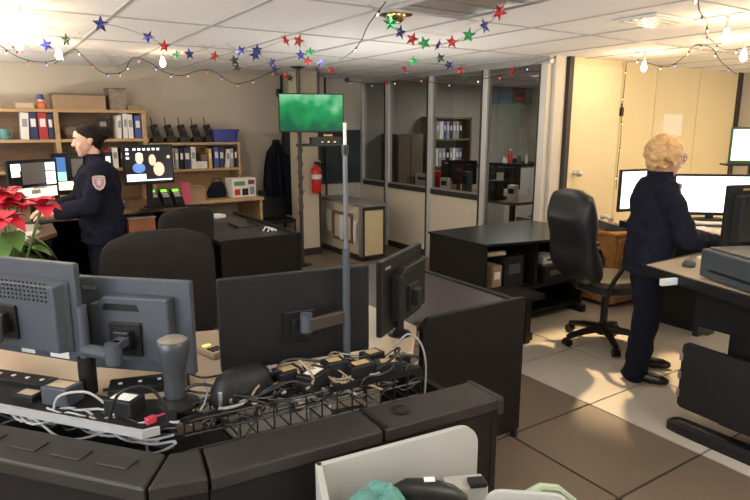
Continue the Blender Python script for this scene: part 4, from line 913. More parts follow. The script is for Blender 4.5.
# ------------------------------------------------------------------ shelves on the back wall
t = thing('bookcase', 'large pine wall bookcase at left holding binders', 'bookcase', (.2, 7.25, .78))
Y0, Y1 = 7.08, 7.39
for x in (-1.35, -.35, .665, 1.53): B().box2((x, Y0, .785), (x+.045, Y1, 1.75)).build('upright', PINE, t)
for z in (1.75, 1.445, 1.13): B().box2((-1.36, Y0-.005, z-.0), (1.59, Y1, z+.03)).build('shelf', PINE, t)
B().box2((-1.35, 7.37, .785), (1.57, 7.39, 1.75)).build('back_board', OAKD, t)
t = thing('bookcase', 'small pine wall shelf holding binders below the radio handsets', 'bookcase', (2.12, 7.25, .79))
for x in (1.60, 2.625): B().box2((x, Y0, .79), (x+.03, Y1, 1.395)).build('upright', PINE, t)
for z in (1.395, 1.09): B().box2((1.595, Y0-.005, z), (2.66, Y1, z+.028)).build('shelf', PINE, t)
B().box2((1.60, 7.375, .79), (2.655, 7.39, 1.395)).build('back_board', PINE, t)
cols = {'white': PAPER, 'navy': mat('navy_binder', (.02, .03, .10), .5), 'red': mat('red_binder', (.40, .03, .03), .5), 'blue': mat('blue_binder', (.05, .09, .32), .5), 'grey': mat('grey_binder', (.28, .29, .31), .5), 'black': BLK, 'yellow': mat('yellow_binder', (.62, .42, .10), .5), 'cream': mat('cream_binder', (.55, .48, .36), .6)}
def binder(x, z, w_, h_, c, L, g, tilt=0):
    t = thing('binder', L, 'binder', (x+w_/2, 7.235, z)); t.rotation_euler = (0, tilt, 0)
    B().box((0, 0, h_/2), (w_-.004, .27, h_)).build('cover', cols[c], t, bevel=.004, world=False)
    B().box((0, -.1355, h_*.62), (w_*.6, .002, h_*.3)).build('spine_label', PAPER if c not in ('white', 'cream') else cols['grey'], t, world=False)
    B().lathe([(.004, 0), (.010, 0), (.010, .002), (.004, .002)], (0, 0, 0), 10)
def shelf_row(row, z, g, where):
    cnt = {}; tot = {}
    for r in row: tot[r[2]] = tot.get(r[2], 0)+1
    od = ['first', 'second', 'third', 'fourth', 'fifth', 'sixth']
    for r in row:
        x, w_, c, h_ = r[:4]; cnt[c] = cnt.get(c, 0)+1
        L = (f'{c} ring binder {where}' if tot[c] == 1 else f'{od[cnt[c]-1]} {c} ring binder from the left {where}')
        binder(x, z, w_, h_, c, L, g, r[4] if len(r) > 4 else 0)
shelf_row([(.355, .075, 'white', .27, .06), (.44, .075, 'navy', .27), (.52, .085, 'red', .27), (.607, .05, 'navy', .26)], 1.475, '', 'on the top shelf of the left bookcase bay')
shelf_row([(1.27, .045, 'white', .25, .05), (1.33, .05, 'white', .27, .03), (1.385, .055, 'white', .26), (1.455, .07, 'blue', .25)], 1.475, '', 'on the top shelf above the dark-haired woman\'s bay')
shelf_row([(1.64, .05, 'cream', .25), (1.76, .10, 'white', .24), (1.87, .045, 'grey', .24), (1.925, .045, 'black', .24), (1.975, .075, 'navy', .24), (2.055, .06, 'white', .25), (2.265, .04, 'yellow', .23), (2.33, .06, 'blue', .25), (2.395, .06, 'navy', .24), (2.46, .055, 'white', .22, .12), (2.525, .05, 'grey', .23), (2.58, .04, 'black', .24)], 1.118, '', 'on the small pine shelf')
shelf_row([(1.13, .05, 'red', .20), (1.20, .06, 'white', .22), (1.28, .05, 'black', .21)], 1.16, '', 'on the lower shelf behind the photo monitor')
solo('stack_box', B().box((2.17, 7.22, 1.158), (.16, .2, .08)), PAPER, 'white paper carton between the binders on the small pine shelf', 'box', bevel=.003)
solo('stack_box', B().box((2.22, 7.23, 1.24), (.08, .2, .08)), OAKD, 'dark little box on top of the white carton on the pine shelf', 'box', bevel=.003)
# odd things in the bookcase
t = thing('mug', 'teal cup on the bookcase shelf at far left', 'cup', (.215, 7.2, 1.475)); B().lathe([(.001, 0), (.038, 0), (.042, .105), (.038, .105), (.034, .01), (.001, .008)], (0, 0, 0), 18).build('body', mat('teal_cup', (.10, .30, .30), .4), t, smooth=True, world=False)
B().tube([(.04, 0, .085), (.068, 0, .08), (.068, 0, .035), (.038, 0, .025)], .006, 6).build('handle', MATS['teal_cup'], t, world=False)
t = thing('cap', 'brown peaked cap on the shelf above the dark-haired woman', 'hat', (.86, 7.18, 1.475)); B().lathe([(.085, 0), (.10, .05), (.115, .10), (.09, .13), (.001, .14)], (0, 0, 0), 20).build('crown', mat('cap_brown', (.16, .10, .07), .8), t, smooth=True, world=False)
q = B(); q.plate([(.10*math.cos(R(a)), -.07+.07*math.sin(R(a))) for a in range(180, 361, 20)], (0, -.02, .012), (1, 0, 0), (0, 1, -.15), (0, 0, .008)); q.build('peak', BLKS, t, world=False)
for k, (x, w_, h_, L) in enumerate([(1.0, .13, .17, 'black framed portrait left of centre in the bookcase'), (1.15, .10, .22, 'tall black framed picture beside the white binders')]):
    t = thing('photo_frame', L, 'frame', (x, 7.22, 1.475)); B().box((0, 0, h_/2), (w_, .03, h_)).build('frame', BLKS, t, bevel=.003, world=False); B().box((0, -.0155, h_/2), (w_*.65, .002, h_*.65)).build('picture', mat('print_grey'+str(k), (.3, .28, .27), .5), t, world=False)
# on top of bookcases
t = thing('carton', 'big brown cardboard carton on top of the left bookcase', 'box', (.93, 7.23, 1.78), 0); B().box((0, 0, .075), (.50, .28, .15)).build('body', CARD, t, bevel=.003, world=False); B().box((0, 0, .155), (.52, .30, .018)).build('lid', mat('card_dark', (.16, .11, .08), .8), t, bevel=.003, world=False)
t = thing('carton', 'upright marbled grey box beside the brown carton on the bookcase', 'box', (1.30, 7.23, 1.78), .1); B().box((0, 0, .11), (.17, .2, .22)).build('body', mat('marble_box', (.27, .22, .18), .7, var=.6, vscale=25), t, bevel=.003, world=False); B().box((0, 0, .226), (.18, .21, .012)).build('lid', MATS['card_dark'], t, world=False)
solo('carton', B().box((1.47, 7.22, 1.805), (.13, .15, .05)), CARD, 'low brown box at the right end of the bookcase top', 'box', bevel=.003)
for k, (x, w_, h_, L) in enumerate([(.12, .50, .035, 'flat cardboard sheet on the far-left bookcase top'), (.42, .16, .06, 'small pale box left of the figurine')]):
    solo('carton', B().box((x, 7.22, 1.78+h_/2), (w_, .2, h_), .04), CARD if k == 0 else BEIGELAM, L, 'box', bevel=.003)
t = thing('figurine', 'small figurine with a blue hat and orange coat on the bookcase top', 'figurine', (.575, 7.2, 1.78))
B().lathe([(.001, 0), (.05, 0), (.055, .03), (.045, .06), (.02, .075)], (0, 0, 0), 16).build('coat', mat('figurine_orange', (.65, .17, .07), .5), t, smooth=True, world=False); B().ball((0, 0, .09), .03, 8).build('head', SKIN, t, smooth=True, world=False); B().lathe([(.045, .10), (.045, .108), (.03, .112), (.028, .15), (.001, .155)], (0, 0, 0), 16).build('hat', mat('figurine_blue', (.05, .07, .25), .5), t, smooth=True, world=False)
od = ['leftmost', 'second', 'third', 'fourth', 'rightmost']
for k in range(5):
    t = thing('handheld_radio', f'{od[k]} of the five black radio handsets in chargers on the pine shelf', 'radio', (1.70+.152*k, 7.2, 1.423), .1, 'radio handsets in chargers')
    q = B(); q.plate([(-.07, 0), (.07, 0), (.07, .035), (-.07, .07)], (-.06, 0, 0), (0, 1, 0), (0, 0, 1), (.12, 0, 0)); q.build('charger', BLKS, t, bevel=.003, world=False)
    mt = Matrix.Rotation(R(-16), 3, 'Y')
    B().box((.0, 0, .12), (.075, .05, .17), mtx=mt).build('body', BLK, t, bevel=.005, world=False)
    B().tube([(-.035, 0, .18), (-.05, 0, .29)], [.007, .005], 8).build('antenna', BLKS, t, world=False)
    B().box((.012, -.027, .15), (.035, .006, .035), mtx=mt).build('speaker_grille', GREYP, t, world=False)
t = thing('storage_tub', 'blue plastic tub on the right end of the pine shelf', 'tub', (2.50, 7.22, 1.423))
q = B(); q.loft([((0, 0, 0), .145, .10), ((0, 0, .14), .16, .11)], 28, 8); q.build('body', BLUE, t, smooth=False, world=False)
B().loft([((0, 0, .13), .17, .12), ((0, 0, .15), .17, .12)], 28, 8).build('rim', BLUE, t, world=False)
t = thing('charging_cradle', 'low black cradle with curled lead left of the blue tub', 'radio', (2.29, 7.2, 1.423)); B().box((0, 0, .02), (.08, .12, .04)).build('case', BLKS, t, bevel=.004, world=False); B().tube([(-.03, 0, .04), (-.02, 0, .07), (.03, 0, .06), (.035, -.02, .03)], .006, 6).build('lead', BLKS, t, world=False)

# coat on its hook
t = thing('coat', 'dark navy coat hanging from a hook on the back wall', 'coat', (3.22, 7.3, .55))
q = B(); rs = []; n = 40
for i, (z, w_, d_, x) in enumerate([(1.42, .025, .025, .03), (1.37, .06, .05, .02), (1.28, .105, .075, .0), (1.1, .135, .09, -.01), (.9, .15, .10, -.01), (.75, .155, .10, .0), (.70, .15, .09, .01)]):
    rs.append([Vector((3.20+x+math.cos(2*PI*j/n)*w_*(1+.13*math.sin(j*1.9+z*2)), 7.29+math.sin(2*PI*j/n)*d_*(.85+.2*math.sin(j*1.6+z))-.0, z)) for j in range(n)])
q.rings(rs); q.build('body', NAVY2, t, smooth=True)
q = B(); q.tube([(3.31, 7.24, 1.24), (3.36, 7.22, .95), (3.36, 7.22, .55), (3.35, 7.22, .46)], [.05, .062, .058, .05], 14); q.build('sleeve', NAVY2, t, smooth=True)
q = B(); q.tube([(3.11, 7.25, 1.22), (3.08, 7.23, .95), (3.09, 7.23, .74)], [.05, .058, .05], 14); q.build('sleeve', NAVY2, t, smooth=True)
B().lathe([(.03, 1.36), (.055, 1.40), (.04, 1.44)], (3.225, 7.30, 0), 16).build('collar', NAVY, t, smooth=True)
t = thing('coat_hook', 'pale wire coat hook on the back wall above the navy coat', 'hook', (3.22, 7.39, 1.45))
B().box((3.22, 7.392, 1.50), (.22, .016, .05)).build('board', BEIGELAM, t, bevel=.003)
for x in (3.14, 3.22, 3.30): B().tube([(x, 7.385, 1.50), (x, 7.32, 1.48), (x, 7.31, 1.52)], .006, 6).build('hook', ALU, t)
t = thing('visitor_chair', 'dark folded side chair against the wall beneath the coat', 'chair', (3.10, 7.05, 0))
B().box((0, .18, .62), (.34, .03, .36), mtx=Matrix.Rotation(R(-10), 3, 'X')).build('backrest', BLK, t, bevel=.01, world=False); B().box((0, 0, .43), (.38, .36, .04)).build('seat', BLK, t, bevel=.01, world=False)
for x in (-.17, .17):
    for y in (-.16, .16): B().cyl((x, y, 0), (x, y, .43), .012, n=8).build('leg', BLKS, t, world=False)
    B().cyl((x, .16, .43), (x, .2, .62), .011, n=8).build('back_post', BLKS, t, world=False)

# television on floor-to-ceiling pole, extinguisher
TX, TY = 3.09, 6.02
t = thing('television_pole', 'dark floor-to-ceiling pole with shelf carrying the television', 'pole', (3.05, 6.25, 0))
B().cyl((3.05, 6.25, 0), (3.05, 6.25, CZ-.01), .022, n=16).build('pole', mat('pole_dark', (.06, .055, .055), .4, metal=.4), t, smooth=True)
B().box((3.13, 6.19, 1.40), (.28, .05, .03), R(-20)).build('shelf_bracket', BLKS, t)
B().cyl((3.26, 6.18, 1.39), (3.26, 6.18, CZ-.01), .012, n=12).build('pole', mat('pole_dark', (.06, .055, .055)), t, smooth=True)
B().lathe([(.11, 0), (.11, .012), (.03, .03)], (3.05, 6.25, 0)).build('floor_flange', BLKS, t, smooth=True)
B().lathe([(.03, -.03), (.08, -.012), (.08, -.009)], (3.05, 6.25, CZ)).build('ceiling_flange', BLKS, t, smooth=True)
B().box((3.26, 6.06, 1.40), (.40, .26, .02), R(-20)).build('shelf', BLKS, t, bevel=.003)
B().box((3.075, 6.15, 1.75), (.10, .17, .2), R(-20)).build('mount_bracket', BLKS, t)
t = thing('television', 'flat television showing a green blurred picture on the pole', 'television', (TX, TY, 1.75), -.352)
B().box((0, 0, 0), (.715, .035, .415)).build('casing', BLKS, t, bevel=.004, world=False)
o = B().box((0, -.018, .004), (.69, .004, .385)).build('screen', tv_material(), t, world=False)
B().box((0, .03, 0), (.3, .03, .2)).build('rear_housing', BLK, t, world=False)
t = thing('cable_box', 'black set-top box with lights on the shelf under the television', 'electronics', (3.27, 6.04, 1.41), R(-20))
B().box((0, 0, .04), (.34, .2, .08)).build('case', BLKS, t, bevel=.003, world=False)
for k in range(3): B().box((-.05+.07*k, -.1006, .028), (.02, .002, .012)).build('indicator', mat('amber_light', (.9, .6, .15), .4, emit=.8) if k else WHITEP, t, world=False)
t = thing('mini_speaker', 'small white speaker with amber sticker on top of the set-top box', 'electronics', (3.29, 6.03, 1.49), R(-20)); B().box((0, 0, .02), (.12, .1, .04)).build('case', BLK, t, bevel=.003, world=False); B().box((0, -.051, .02), (.10, .002, .02)).build('sticker', MATS['yellow_binder'], t, world=False)
vb = B(); vl = B(); random.seed(3); pts = []
for i in range(60):
    a = i*.55; z = .55+i*.014; pts.append((3.05+.03*math.cos(a), 6.25+.03*math.sin(a), z))
vine = thing('tinsel_vine', 'dull green vine wound around the television pole', 'decoration', (3.05, 6.25, .55)); B().tube(pts, .005, 5).build('stem', mat('vine_brown', (.12, .10, .07), .8), vine)
lf = B()
for p in pts[::2]:
    d = Vector((random.uniform(-1, 1), random.uniform(-1, 1), random.uniform(-.4, .6))).normalized()*.04; p = Vector(p); s_ = d.cross(Vector((0, 0, 1))).normalized()*.012
    lf.add([p, p+d*.5+s_, p+d, p+d*.5-s_, p+d*.5+Vector((0, 0, .004))], [(0, 1, 4), (1, 2, 4), (2, 3, 4), (3, 0, 4)])
lf.build('leaves', mat('vine_leaf', (.12, .15, .10), .7), vine)['kind'] = 'stuff'
t = thing('fire_extinguisher', 'red fire extinguisher with white label on the cream pillar', 'extinguisher', (3.45, 6.62, .80))
B().lathe([(.001, 0), (.055, 0), (.062, .02), (.062, .27), (.05, .31), (.022, .335), (.02, .35)], (3.45, 6.62, .80), 24).build('cylinder', RED, t, smooth=True)
B().lathe([(.0625, .17), (.0632, .172), (.0632, .225), (.0625, .227)], (3.45, 6.62, .80), 24).build('paper_label', PAPER, t, smooth=True)
B().box((3.45, 6.60, 1.165), (.035, .10, .03)).build('valve', BLKS, t, bevel=.004); B().box((3.45, 6.57, 1.20), (.022, .12, .012), mtx=Matrix.Rotation(R(15), 3, 'X')).build('lever', ALU, t)
B().tube([(3.47, 6.60, 1.165), (3.53, 6.60, 1.15), (3.525, 6.60, 1.0), (3.515, 6.60, .93)], .011, 8).build('hose', BLKS, t, smooth=True)
B().box((3.45, 6.69, 1.0), (.05, .02, .2)).build('wall_bracket', BLKS, t)
t = thing('wall_phone', 'small black camera box high on the wall left of the television pole', 'camera', (3.30, 7.33, 2.03)); B().box((0, 0, 0), (.05, .07, .10)).build('body', BLKS, t, bevel=.006, world=False); B().cyl((0, -.035, -.02), (0, -.05, -.02), .016, n=12).build('lens', CHROME, t, world=False); B().box((0, .05, 0), (.02, .04, .02)).build('bracket', BLKS, t, world=False)

# ------------------------------------------------------------------ poinsettia on the near worktop
def leaf(b, p, d, L, w_, mi=0, droop=.3):
    d = Vector(d).normalized(); s_ = d.cross(Vector((0, 0, 1)));
    if s_.length < .05: s_ = Vector((1, 0, 0))
    s_.normalize(); u = s_.cross(d).normalized(); p = Vector(p); rows = []
    for i, (a, k) in enumerate(((0, .12), (.25, .75), (.5, 1), (.78, .6), (1, .04))):
        c = p+d*L*a-Vector((0, 0, droop*L*a*a)); rows.append((c-s_*w_*k*.5+u*.15*w_*k, c, c+s_*w_*k*.5+u*.15*w_*k))
    vs = [v for r in rows for v in r]; fs = []
    for i in range(4):
        for j in range(2): a = i*3+j; fs.append((a, a+1, a+4, a+3))
    # a thin second skin gives the leaf its thickness
    o = len(vs); vs2 = [v-u*.0015 for v in vs]; fs2 = [tuple(reversed([i+o for i in f])) for f in fs]
    b.add(vs+vs2, fs+fs2, mi)
pcx, pcy, pz = .03, 2.83, .7205
t = thing('poinsettia', 'potted red poinsettia with green leaves at the left edge', 'plant', (pcx, pcy, pz))
B().lathe([(.001, 0), (.06, 0), (.08, .13), (.085, .13), (.085, .15), (.075, .15), (.07, .12), (.001, .115)], (pcx, pcy, pz), 22).build('pot', mat('pot_red', (.35, .05, .05), .5), t, smooth=True)
st = B(); random.seed(9); heads = []
for k in range(7):
    a = k*2.4; r_ = .05+.085*(k % 3)/2; top = (pcx+math.cos(a)*r_*1.35, pcy+math.sin(a)*r_*1.2, pz+.52+.10*random.random())
    heads.append(top); st.tube([(pcx+math.cos(a)*.02, pcy+math.sin(a)*.02, pz+.115), (pcx+math.cos(a)*r_*.6, pcy+math.sin(a)*r_*.6, pz+.32), top], .006, 6)
st.build('stems', mat('stem_green', (.12, .18, .05), .6), t)
for hx, hy, hz in heads:
    for k in range(9):
        a = k*PI*2/9+random.random(); b = B(); leaf(b, (hx, hy, hz), (math.cos(a), math.sin(a), random.choice((.15, .6, 1.1))+random.uniform(-.1, .25)), random.uniform(.075, .105), .075, 0, .5); b.build('bract', REDL, t, smooth=True)
for k in range(46):
    a = random.uniform(0, 2*PI); z = pz+random.uniform(.26, .50); r_ = random.uniform(.03, .12); b = B()
    leaf(b, (pcx+math.cos(a)*r_, pcy+math.sin(a)*r_, z), (math.cos(a), math.sin(a), random.uniform(-1.2, .2)), random.uniform(.09, .13), .085, 0, .5); b.build('leaf', random.choice((GREENL, GREENL, GREENL2)), t, smooth=True)

# ------------------------------------------------------------------ white organiser in the foreground
t = thing('desk_organiser', 'white laminate open organiser with a rounded side panel in the foreground', 'organiser', (.85, 1.05, 0))
zt = .70; o0 = Vector((.672, 1.330)); o1 = Vector((1.205, 1.272)); dr = (o1-o0); Lw = dr.length; dr.normalize()
B().plate(rpoly(Lw, .30, .07, (1, 0, 0, 0), 8), (o0.x, o0.y, zt-.30), (dr.x, dr.y, 0), (0, 0, 1), (dr.y*.018, -dr.x*.018, 0)).build('back_board', WHITELAM, t, bevel=.002)
nl = Vector((-.064, -.16)).normalized()
q = B(); q.plate([(0, 0), (.34, 0), (.34, .30), (0, .30)], (o0.x, o0.y, zt-.30), (nl.x, nl.y, 0), (0, 0, 1), (.018, -.004, 0)); q.build('side_board', WHITELAM, t, bevel=.002)
B().prism([(o0.x, o0.y-.005), (o1.x, o1.y-.01), (o1.x-.16, o1.y-.36), (o0.x-.12, o0.y-.33)], zt-.32, zt-.30).build('bottom_board', WHITELAM, t)
p2 = o0+nl*.36; q0 = Vector((.93, .90)); 
B().plate(rpoly(.24, .21, .05, (1, 1, 0, 0), 8), (1.085, 1.10, .395), (.76, -.64, 0), (0, 0, 1), (-.010, -.012, 0)).build('front_board', WHITELAM, t, bevel=.002)
for p in ((o0.x+.02, o0.y-.03), (o1.x-.03, o1.y-.03), (o0.x-.08, o0.y-.30), (o1.x-.15, o1.y-.33)): B().box((p[0], p[1], .19), (.03, .03, .38)).build('leg', ALU, t)
# crumpled bag of teal mesh
def blob(name, c, r, m_, label, cat, seed):
    random.seed(seed); t = thing(name, label, cat, (c[0], c[1], c[2]))
    b = B(); n = 22; rs = []
    for i in range(n+1):
        row = []
        for j in range(2*n):
            th = PI*i/n; ph = PI*j/n; d = Vector((math.sin(th)*math.cos(ph), math.sin(th)*math.sin(ph), -math.cos(th)))
            k = 1+.16*noise.noise(d*2.5+Vector((seed, 0, 0)))+.05*noise.noise(d*7+Vector((0, seed, 0)))
            z = d.z*r[2]*k; row.append(Vector((d.x*r[0]*k, d.y*r[1]*k, max(z, -r[2]*.6)+r[2]*.6)))
        rs.append(row)
    b.rings(rs, cap=False); b.build('body', m_, t, smooth=True, world=False); return t
TEAL = mat('teal_mesh', (.08, .24, .22), .55, var=.6, vscale=55, bump=.8, bscale=60)
t = blob('mesh_bag', (.755, 1.17, zt-.30), (.125, .085, .175), TEAL, 'crumpled teal mesh bag inside the white organiser', 'bag', 4)
B().tube([(-.05, .02, .19), (-.03, 0, .235), (.02, 0, .23), (.04, .01, .19)], .006, 6).build('strap', mat('teal_pale', (.35, .50, .42), .6), t, world=False)
t = thing('hole_punch', 'black stapler-like hand device lying in the white organiser', 'stapler', (.935, 1.16, zt-.165), R(-30))
q = B(); q.tube([(-.10, 0, .075), (-.06, 0, .085), (0, 0, .08), (.06, 0, .065), (.10, 0, .045)], [.022, .032, .034, .03, .018], 14); q.build('body', BLKS, t, smooth=True, world=False)
B().box((-.105, 0, .075), (.03, .03, .045), mtx=Matrix.Rotation(R(-35), 3, 'Y')).build('nozzle', ALU, t, bevel=.003, world=False)
B().box((0, -.0, .115), (.03, .02, .003)).build('sticker', PAPER, t, world=False)
B().box((.0, 0, .02), (.19, .05, .03)).build('base', BLK, t, bevel=.004, world=False)
B().box((0, 0, -.07), (.16, .08, .15)).build('stand_block', BLK, t, world=False)
t = thing('card_box', 'grey box with a black cap right of the black hand device', 'box', (1.085, 1.18, zt-.30), R(-25)); B().box((0, 0, .09), (.12, .07, .18)).build('body', mat('box_grey', (.36, .36, .35), .6), t, bevel=.004, world=False); B().box((.03, -.02, .1875), (.05, .04, .015)).build('cap', BLKS, t, bevel=.003, world=False)
t = blob('fabric_bag', (1.255, 1.045, .0), (.085, .06, .335), mat('sage_cloth', (.33, .42, .27), .8, var=.5, vscale=40, bump=.6, bscale=60), 'pale green cloth bag at the bottom edge right of the organiser', 'bag', 12)
B().tube([(-.11, .02, .50), (-.06, .01, .56), (.0, 0, .575), (.06, -.01, .555), (.12, -.03, .50)], [.010, .012, .013, .012, .010], 8).build('handle', mat('sage_light', (.36, .44, .32), .8), t, smooth=True, world=False)

# ------------------------------------------------------------------ side office contents
t = thing('bookcase', 'dark open shelf unit with files behind the third glass pane', 'bookcase', (6.0, 7.2, 0))
for x in (5.65, 6.35): B().box2((x, 7.05, 0), (x+.03, 7.38, 1.75)).build('upright', OAKD, t)
for z in (.1, .55, 1.0, 1.40, 1.72): B().box2((5.65, 7.05, z), (6.38, 7.38, z+.025)).build('shelf', OAKD, t)
random.seed(31)
nn = 0
for z, tier in ((1.025, 'middle'), (1.425, 'top')):
    x = 5.70; row = []
    for k in range(8):
        w_ = random.uniform(.05, .075); c = random.choice(('white', 'grey', 'navy', 'blue', 'black'))
        if x+w_ > 6.33: break
        row.append((x, w_, c)); x += w_+.003
    od8 = ['first', 'second', 'third', 'fourth', 'fifth', 'sixth', 'seventh', 'eighth']
    for k, (x, w_, c) in enumerate(row):
        o = thing('binder', f'{c} binder, {od8[k]} from the left on the {tier} shelf of the side office unit', 'binder', (x+w_/2, 7.21, z), 0, f'office binders on the {tier} shelf')
        B().box((0, 0, .13), (w_-.004, .26, .26)).build('cover', cols[c], o, world=False); B().box((0, -.131, .16), (w_*.5, .002, .07)).build('spine_label', PAPER, o, world=False)
t = thing('cupboard', 'pale grey office cupboard behind the right glass pane', 'cupboard', (7.3, 7.1, 0))
B().box2((6.85, 6.75, 0), (7.98, 7.38, .98)).build('carcass', mat('office_grey', (.62, .62, .60), .6), t, bevel=.004); B().box2((6.83, 6.73, .98), (8.0, 7.39, 1.01)).build('top', DARKLAM, t)
for x in (6.87, 7.43): B().box2((x, 6.735, .05), (x+.53, 6.75, .95)).build('door', MATS['office_grey'], t, bevel=.003)
for x in (7.36, 7.47): B().box((x, 6.727, .6), (.012, .016, .10)).build('handle', ALU, t)
random.seed(44)
for k in range(8):
    x = 6.98+.12*k; h_ = random.uniform(.06, .2); r_ = random.uniform(.025, .04)
    nm, m_, L = ('bottle', RED, 'red bottle on the grey cupboard in the side office') if k == 2 else ('bottle', random.choice((WHITEP, BLK, GREYP, BLK)), f'{["first", "second", "third", "fourth", "fifth", "sixth", "seventh", "eighth"][k]} bottle from the left on the grey cupboard in the side office')
    t = thing(nm, L, 'bottle', (x, 7.0+random.uniform(-.1, .1), 1.01), 0, None if k == 2 else 'bottles on the office cupboard'); h_ = .22 if k == 2 else h_
    B().lathe([(.001, 0), (r_, 0), (r_, h_*.7), (r_*.4, h_*.85), (r_*.4, h_*.95)], (0, 0, 0), 14).build('body', m_, t, smooth=True, world=False); B().lathe([(r_*.45, h_*.95), (r_*.45, h_*1.1), (.001, h_*1.1)], (0, 0, 0), 12).build('cap', WHITEP, t, world=False)
sg = thing('wall_sign', 'dark red notice with black band high on the blue office wall', 'sign', (7.72, 7.39, 2.12)); B().box((0, -.012, -.01), (.28, .02, .24)).build('board', mat('sign_red', (.30, .05, .05), .6), sg, bevel=.003, world=False); B().box((0, -.0235, .02), (.20, .003, .04)).build('print_band', BLK, sg, world=False); B().box((0, -.0235, -.05), (.18, .003, .03)).build('print_band', mat('sign_pale', (.5, .25, .2), .6), sg, world=False)
for k, (x, z, L) in enumerate([(7.85, 1.45, 'upper white notice on the office wall at right'), (8.0-.1, 1.15, 'lower white notice on the office wall at right')]): solo('notice_sheet', B().box((x, 7.393, z), (.2, .004, .26)), mat('notice_grey', (.52, .52, .50), .8), L, 'paper')
t = thing('desk', 'dark office desk behind the glass wall', 'desk', (5.6, 5.9, 0)); B().box2((5.1, 4.9, .70), (5.9, 6.95, .73)).build('desk_top', OAKD, t)
for p in ((5.13, 4.93), (5.84, 4.93), (5.13, 6.9), (5.84, 6.9)): B().box((p[0], p[1], .35), (.05, .05, .70)).build('leg', BLKS, t)
for k, (x, y, L) in enumerate([(5.45, 5.45, 'black office monitor nearest the doorway pane'), (5.4, 6.2, 'black office monitor in the middle of the side office desk')]):
    mo = monitor(L, (x, y, 1.0), R(-60)+k*.3, .48, .32, .73, screen=SCRK, style='step', back=BLK); 
    if k == 0: B().box((.0, -.0585, .27), (.09, .002, .09)).build('paper_label', PAPER, mo, world=False)
random.seed(8)
OD = [('white printer on the side office desk by the left pane', 'printer', WHITEP, (5.35, 6.75), (.30, .34, .22)), ('low black telephone on the side office desk', 'desk_phone', BLK, (5.35, 5.55), (.2, .2, .09)), ('yellow carton on the side office desk', 'carton', cols['yellow'], (5.75, 6.6), (.16, .2, .40)), ('dark wastepaper carton below the doorway pane', 'carton', OAKD, (5.2, 4.45), (.5, .5, .62)), ('grey filing drawer unit beside the doorway pane', 'cabinet', MATS['office_grey'], (5.85, 4.42), (.5, .45, .66))]
for L, nm, m_, (x, y), s_ in OD:
    z = .73 if y > 4.8 else 0; t = thing(nm, L, {'printer': 'printer', 'desk_phone': 'phone', 'carton': 'box', 'cabinet': 'cabinet'}[nm], (x, y, z)); B().box((0, 0, s_[2]/2), s_).build('body', m_, t, bevel=.006, world=False)
    B().box((-s_[0]/2-.002, 0, s_[2]*.7), (.004, s_[1]*.6, s_[2]*.2)).build('front_plate', GREYP, t, world=False); B().box((0, 0, s_[2]+.004), (s_[0]*.7, s_[1]*.6, .008)).build('lid', BLKS, t, world=False)
for k in range(6):
    x, y = 5.05+.16*(k % 3)+.02*k, 4.35+.2*(k//3); t = thing('tool', f'dark tool, {["first", "second", "third", "fourth", "fifth", "sixth"][k]} in the clutter on the box below the doorway pane', 'tool', (5.05+.15*(k % 3), 4.36+.17*(k//3), .629), k*1.3, 'clutter on the office boxes')
    B().tube([(-.05, 0, .015), (.05, 0, .018)], .014, 8).build('handle', BLK, t, world=False); B().box((.06, 0, .02), (.03, .06, .03)).build('head', GREYP, t, world=False)

t = thing('cupboard', 'tall brown cupboard behind the second glass pane of the side office', 'cupboard', (5.15, 7.18, 0))
B().box2((4.92, 6.98, 0), (5.38, 7.38, 1.50)).build('carcass', OAKD, t, bevel=.004)
for x in (4.93, 5.155): B().box2((x, 6.962, .05), (x+.215, 6.978, 1.47)).build('door', mat('cupboard_door', (.16, .12, .08), .5), t, bevel=.003)
for x in (5.12, 5.18): B().box((x, 6.955, .85), (.010, .014, .12)).build('handle', ALU, t)
for k, (x, y, w_, d_, h_, m_, nm, cat, L) in enumerate([(5.2, 6.45, .18, .14, .28, RED, 'carton', 'box', 'dark red carton standing on the side office desk'), (5.3, 5.92, .10, .10, .30, GREYP, 'desk_speaker', 'speaker', 'tall grey speaker beside the middle office monitor'), (5.2, 5.28, .16, .12, .24, BLK, 'label_printer', 'printer', 'black label printer on the near end of the office desk'), (5.22, 5.02, .10, .10, .20, WHITEP, 'paper_tub', 'tub', 'white tub at the doorway end of the office desk'), (5.25, 6.28, .14, .12, .20, PAPER, 'paper_stack', 'paper', 'stack of paper between the printer and the middle office monitor')]):
    t = thing(nm, L, cat, (x, y, .73), .1*k); B().box((0, 0, h_/2), (w_, d_, h_)).build('body', m_, t, bevel=.006, world=False)
    B().box((-w_/2-.001, 0, h_*.65), (.003, d_*.7, h_*.3)).build('front_plate', BLKS if m_ is not BLK else GREYP, t, world=False)
# paper on the yellow wall
solo('notice_sheet', B().box((6.63, YY-.002, 1.62), (.38, .004, .24)), mat('wall_paper_sheet', (.80, .76, .66), .8), 'pale paper sheet on the yellow wall above the blond woman', 'paper')

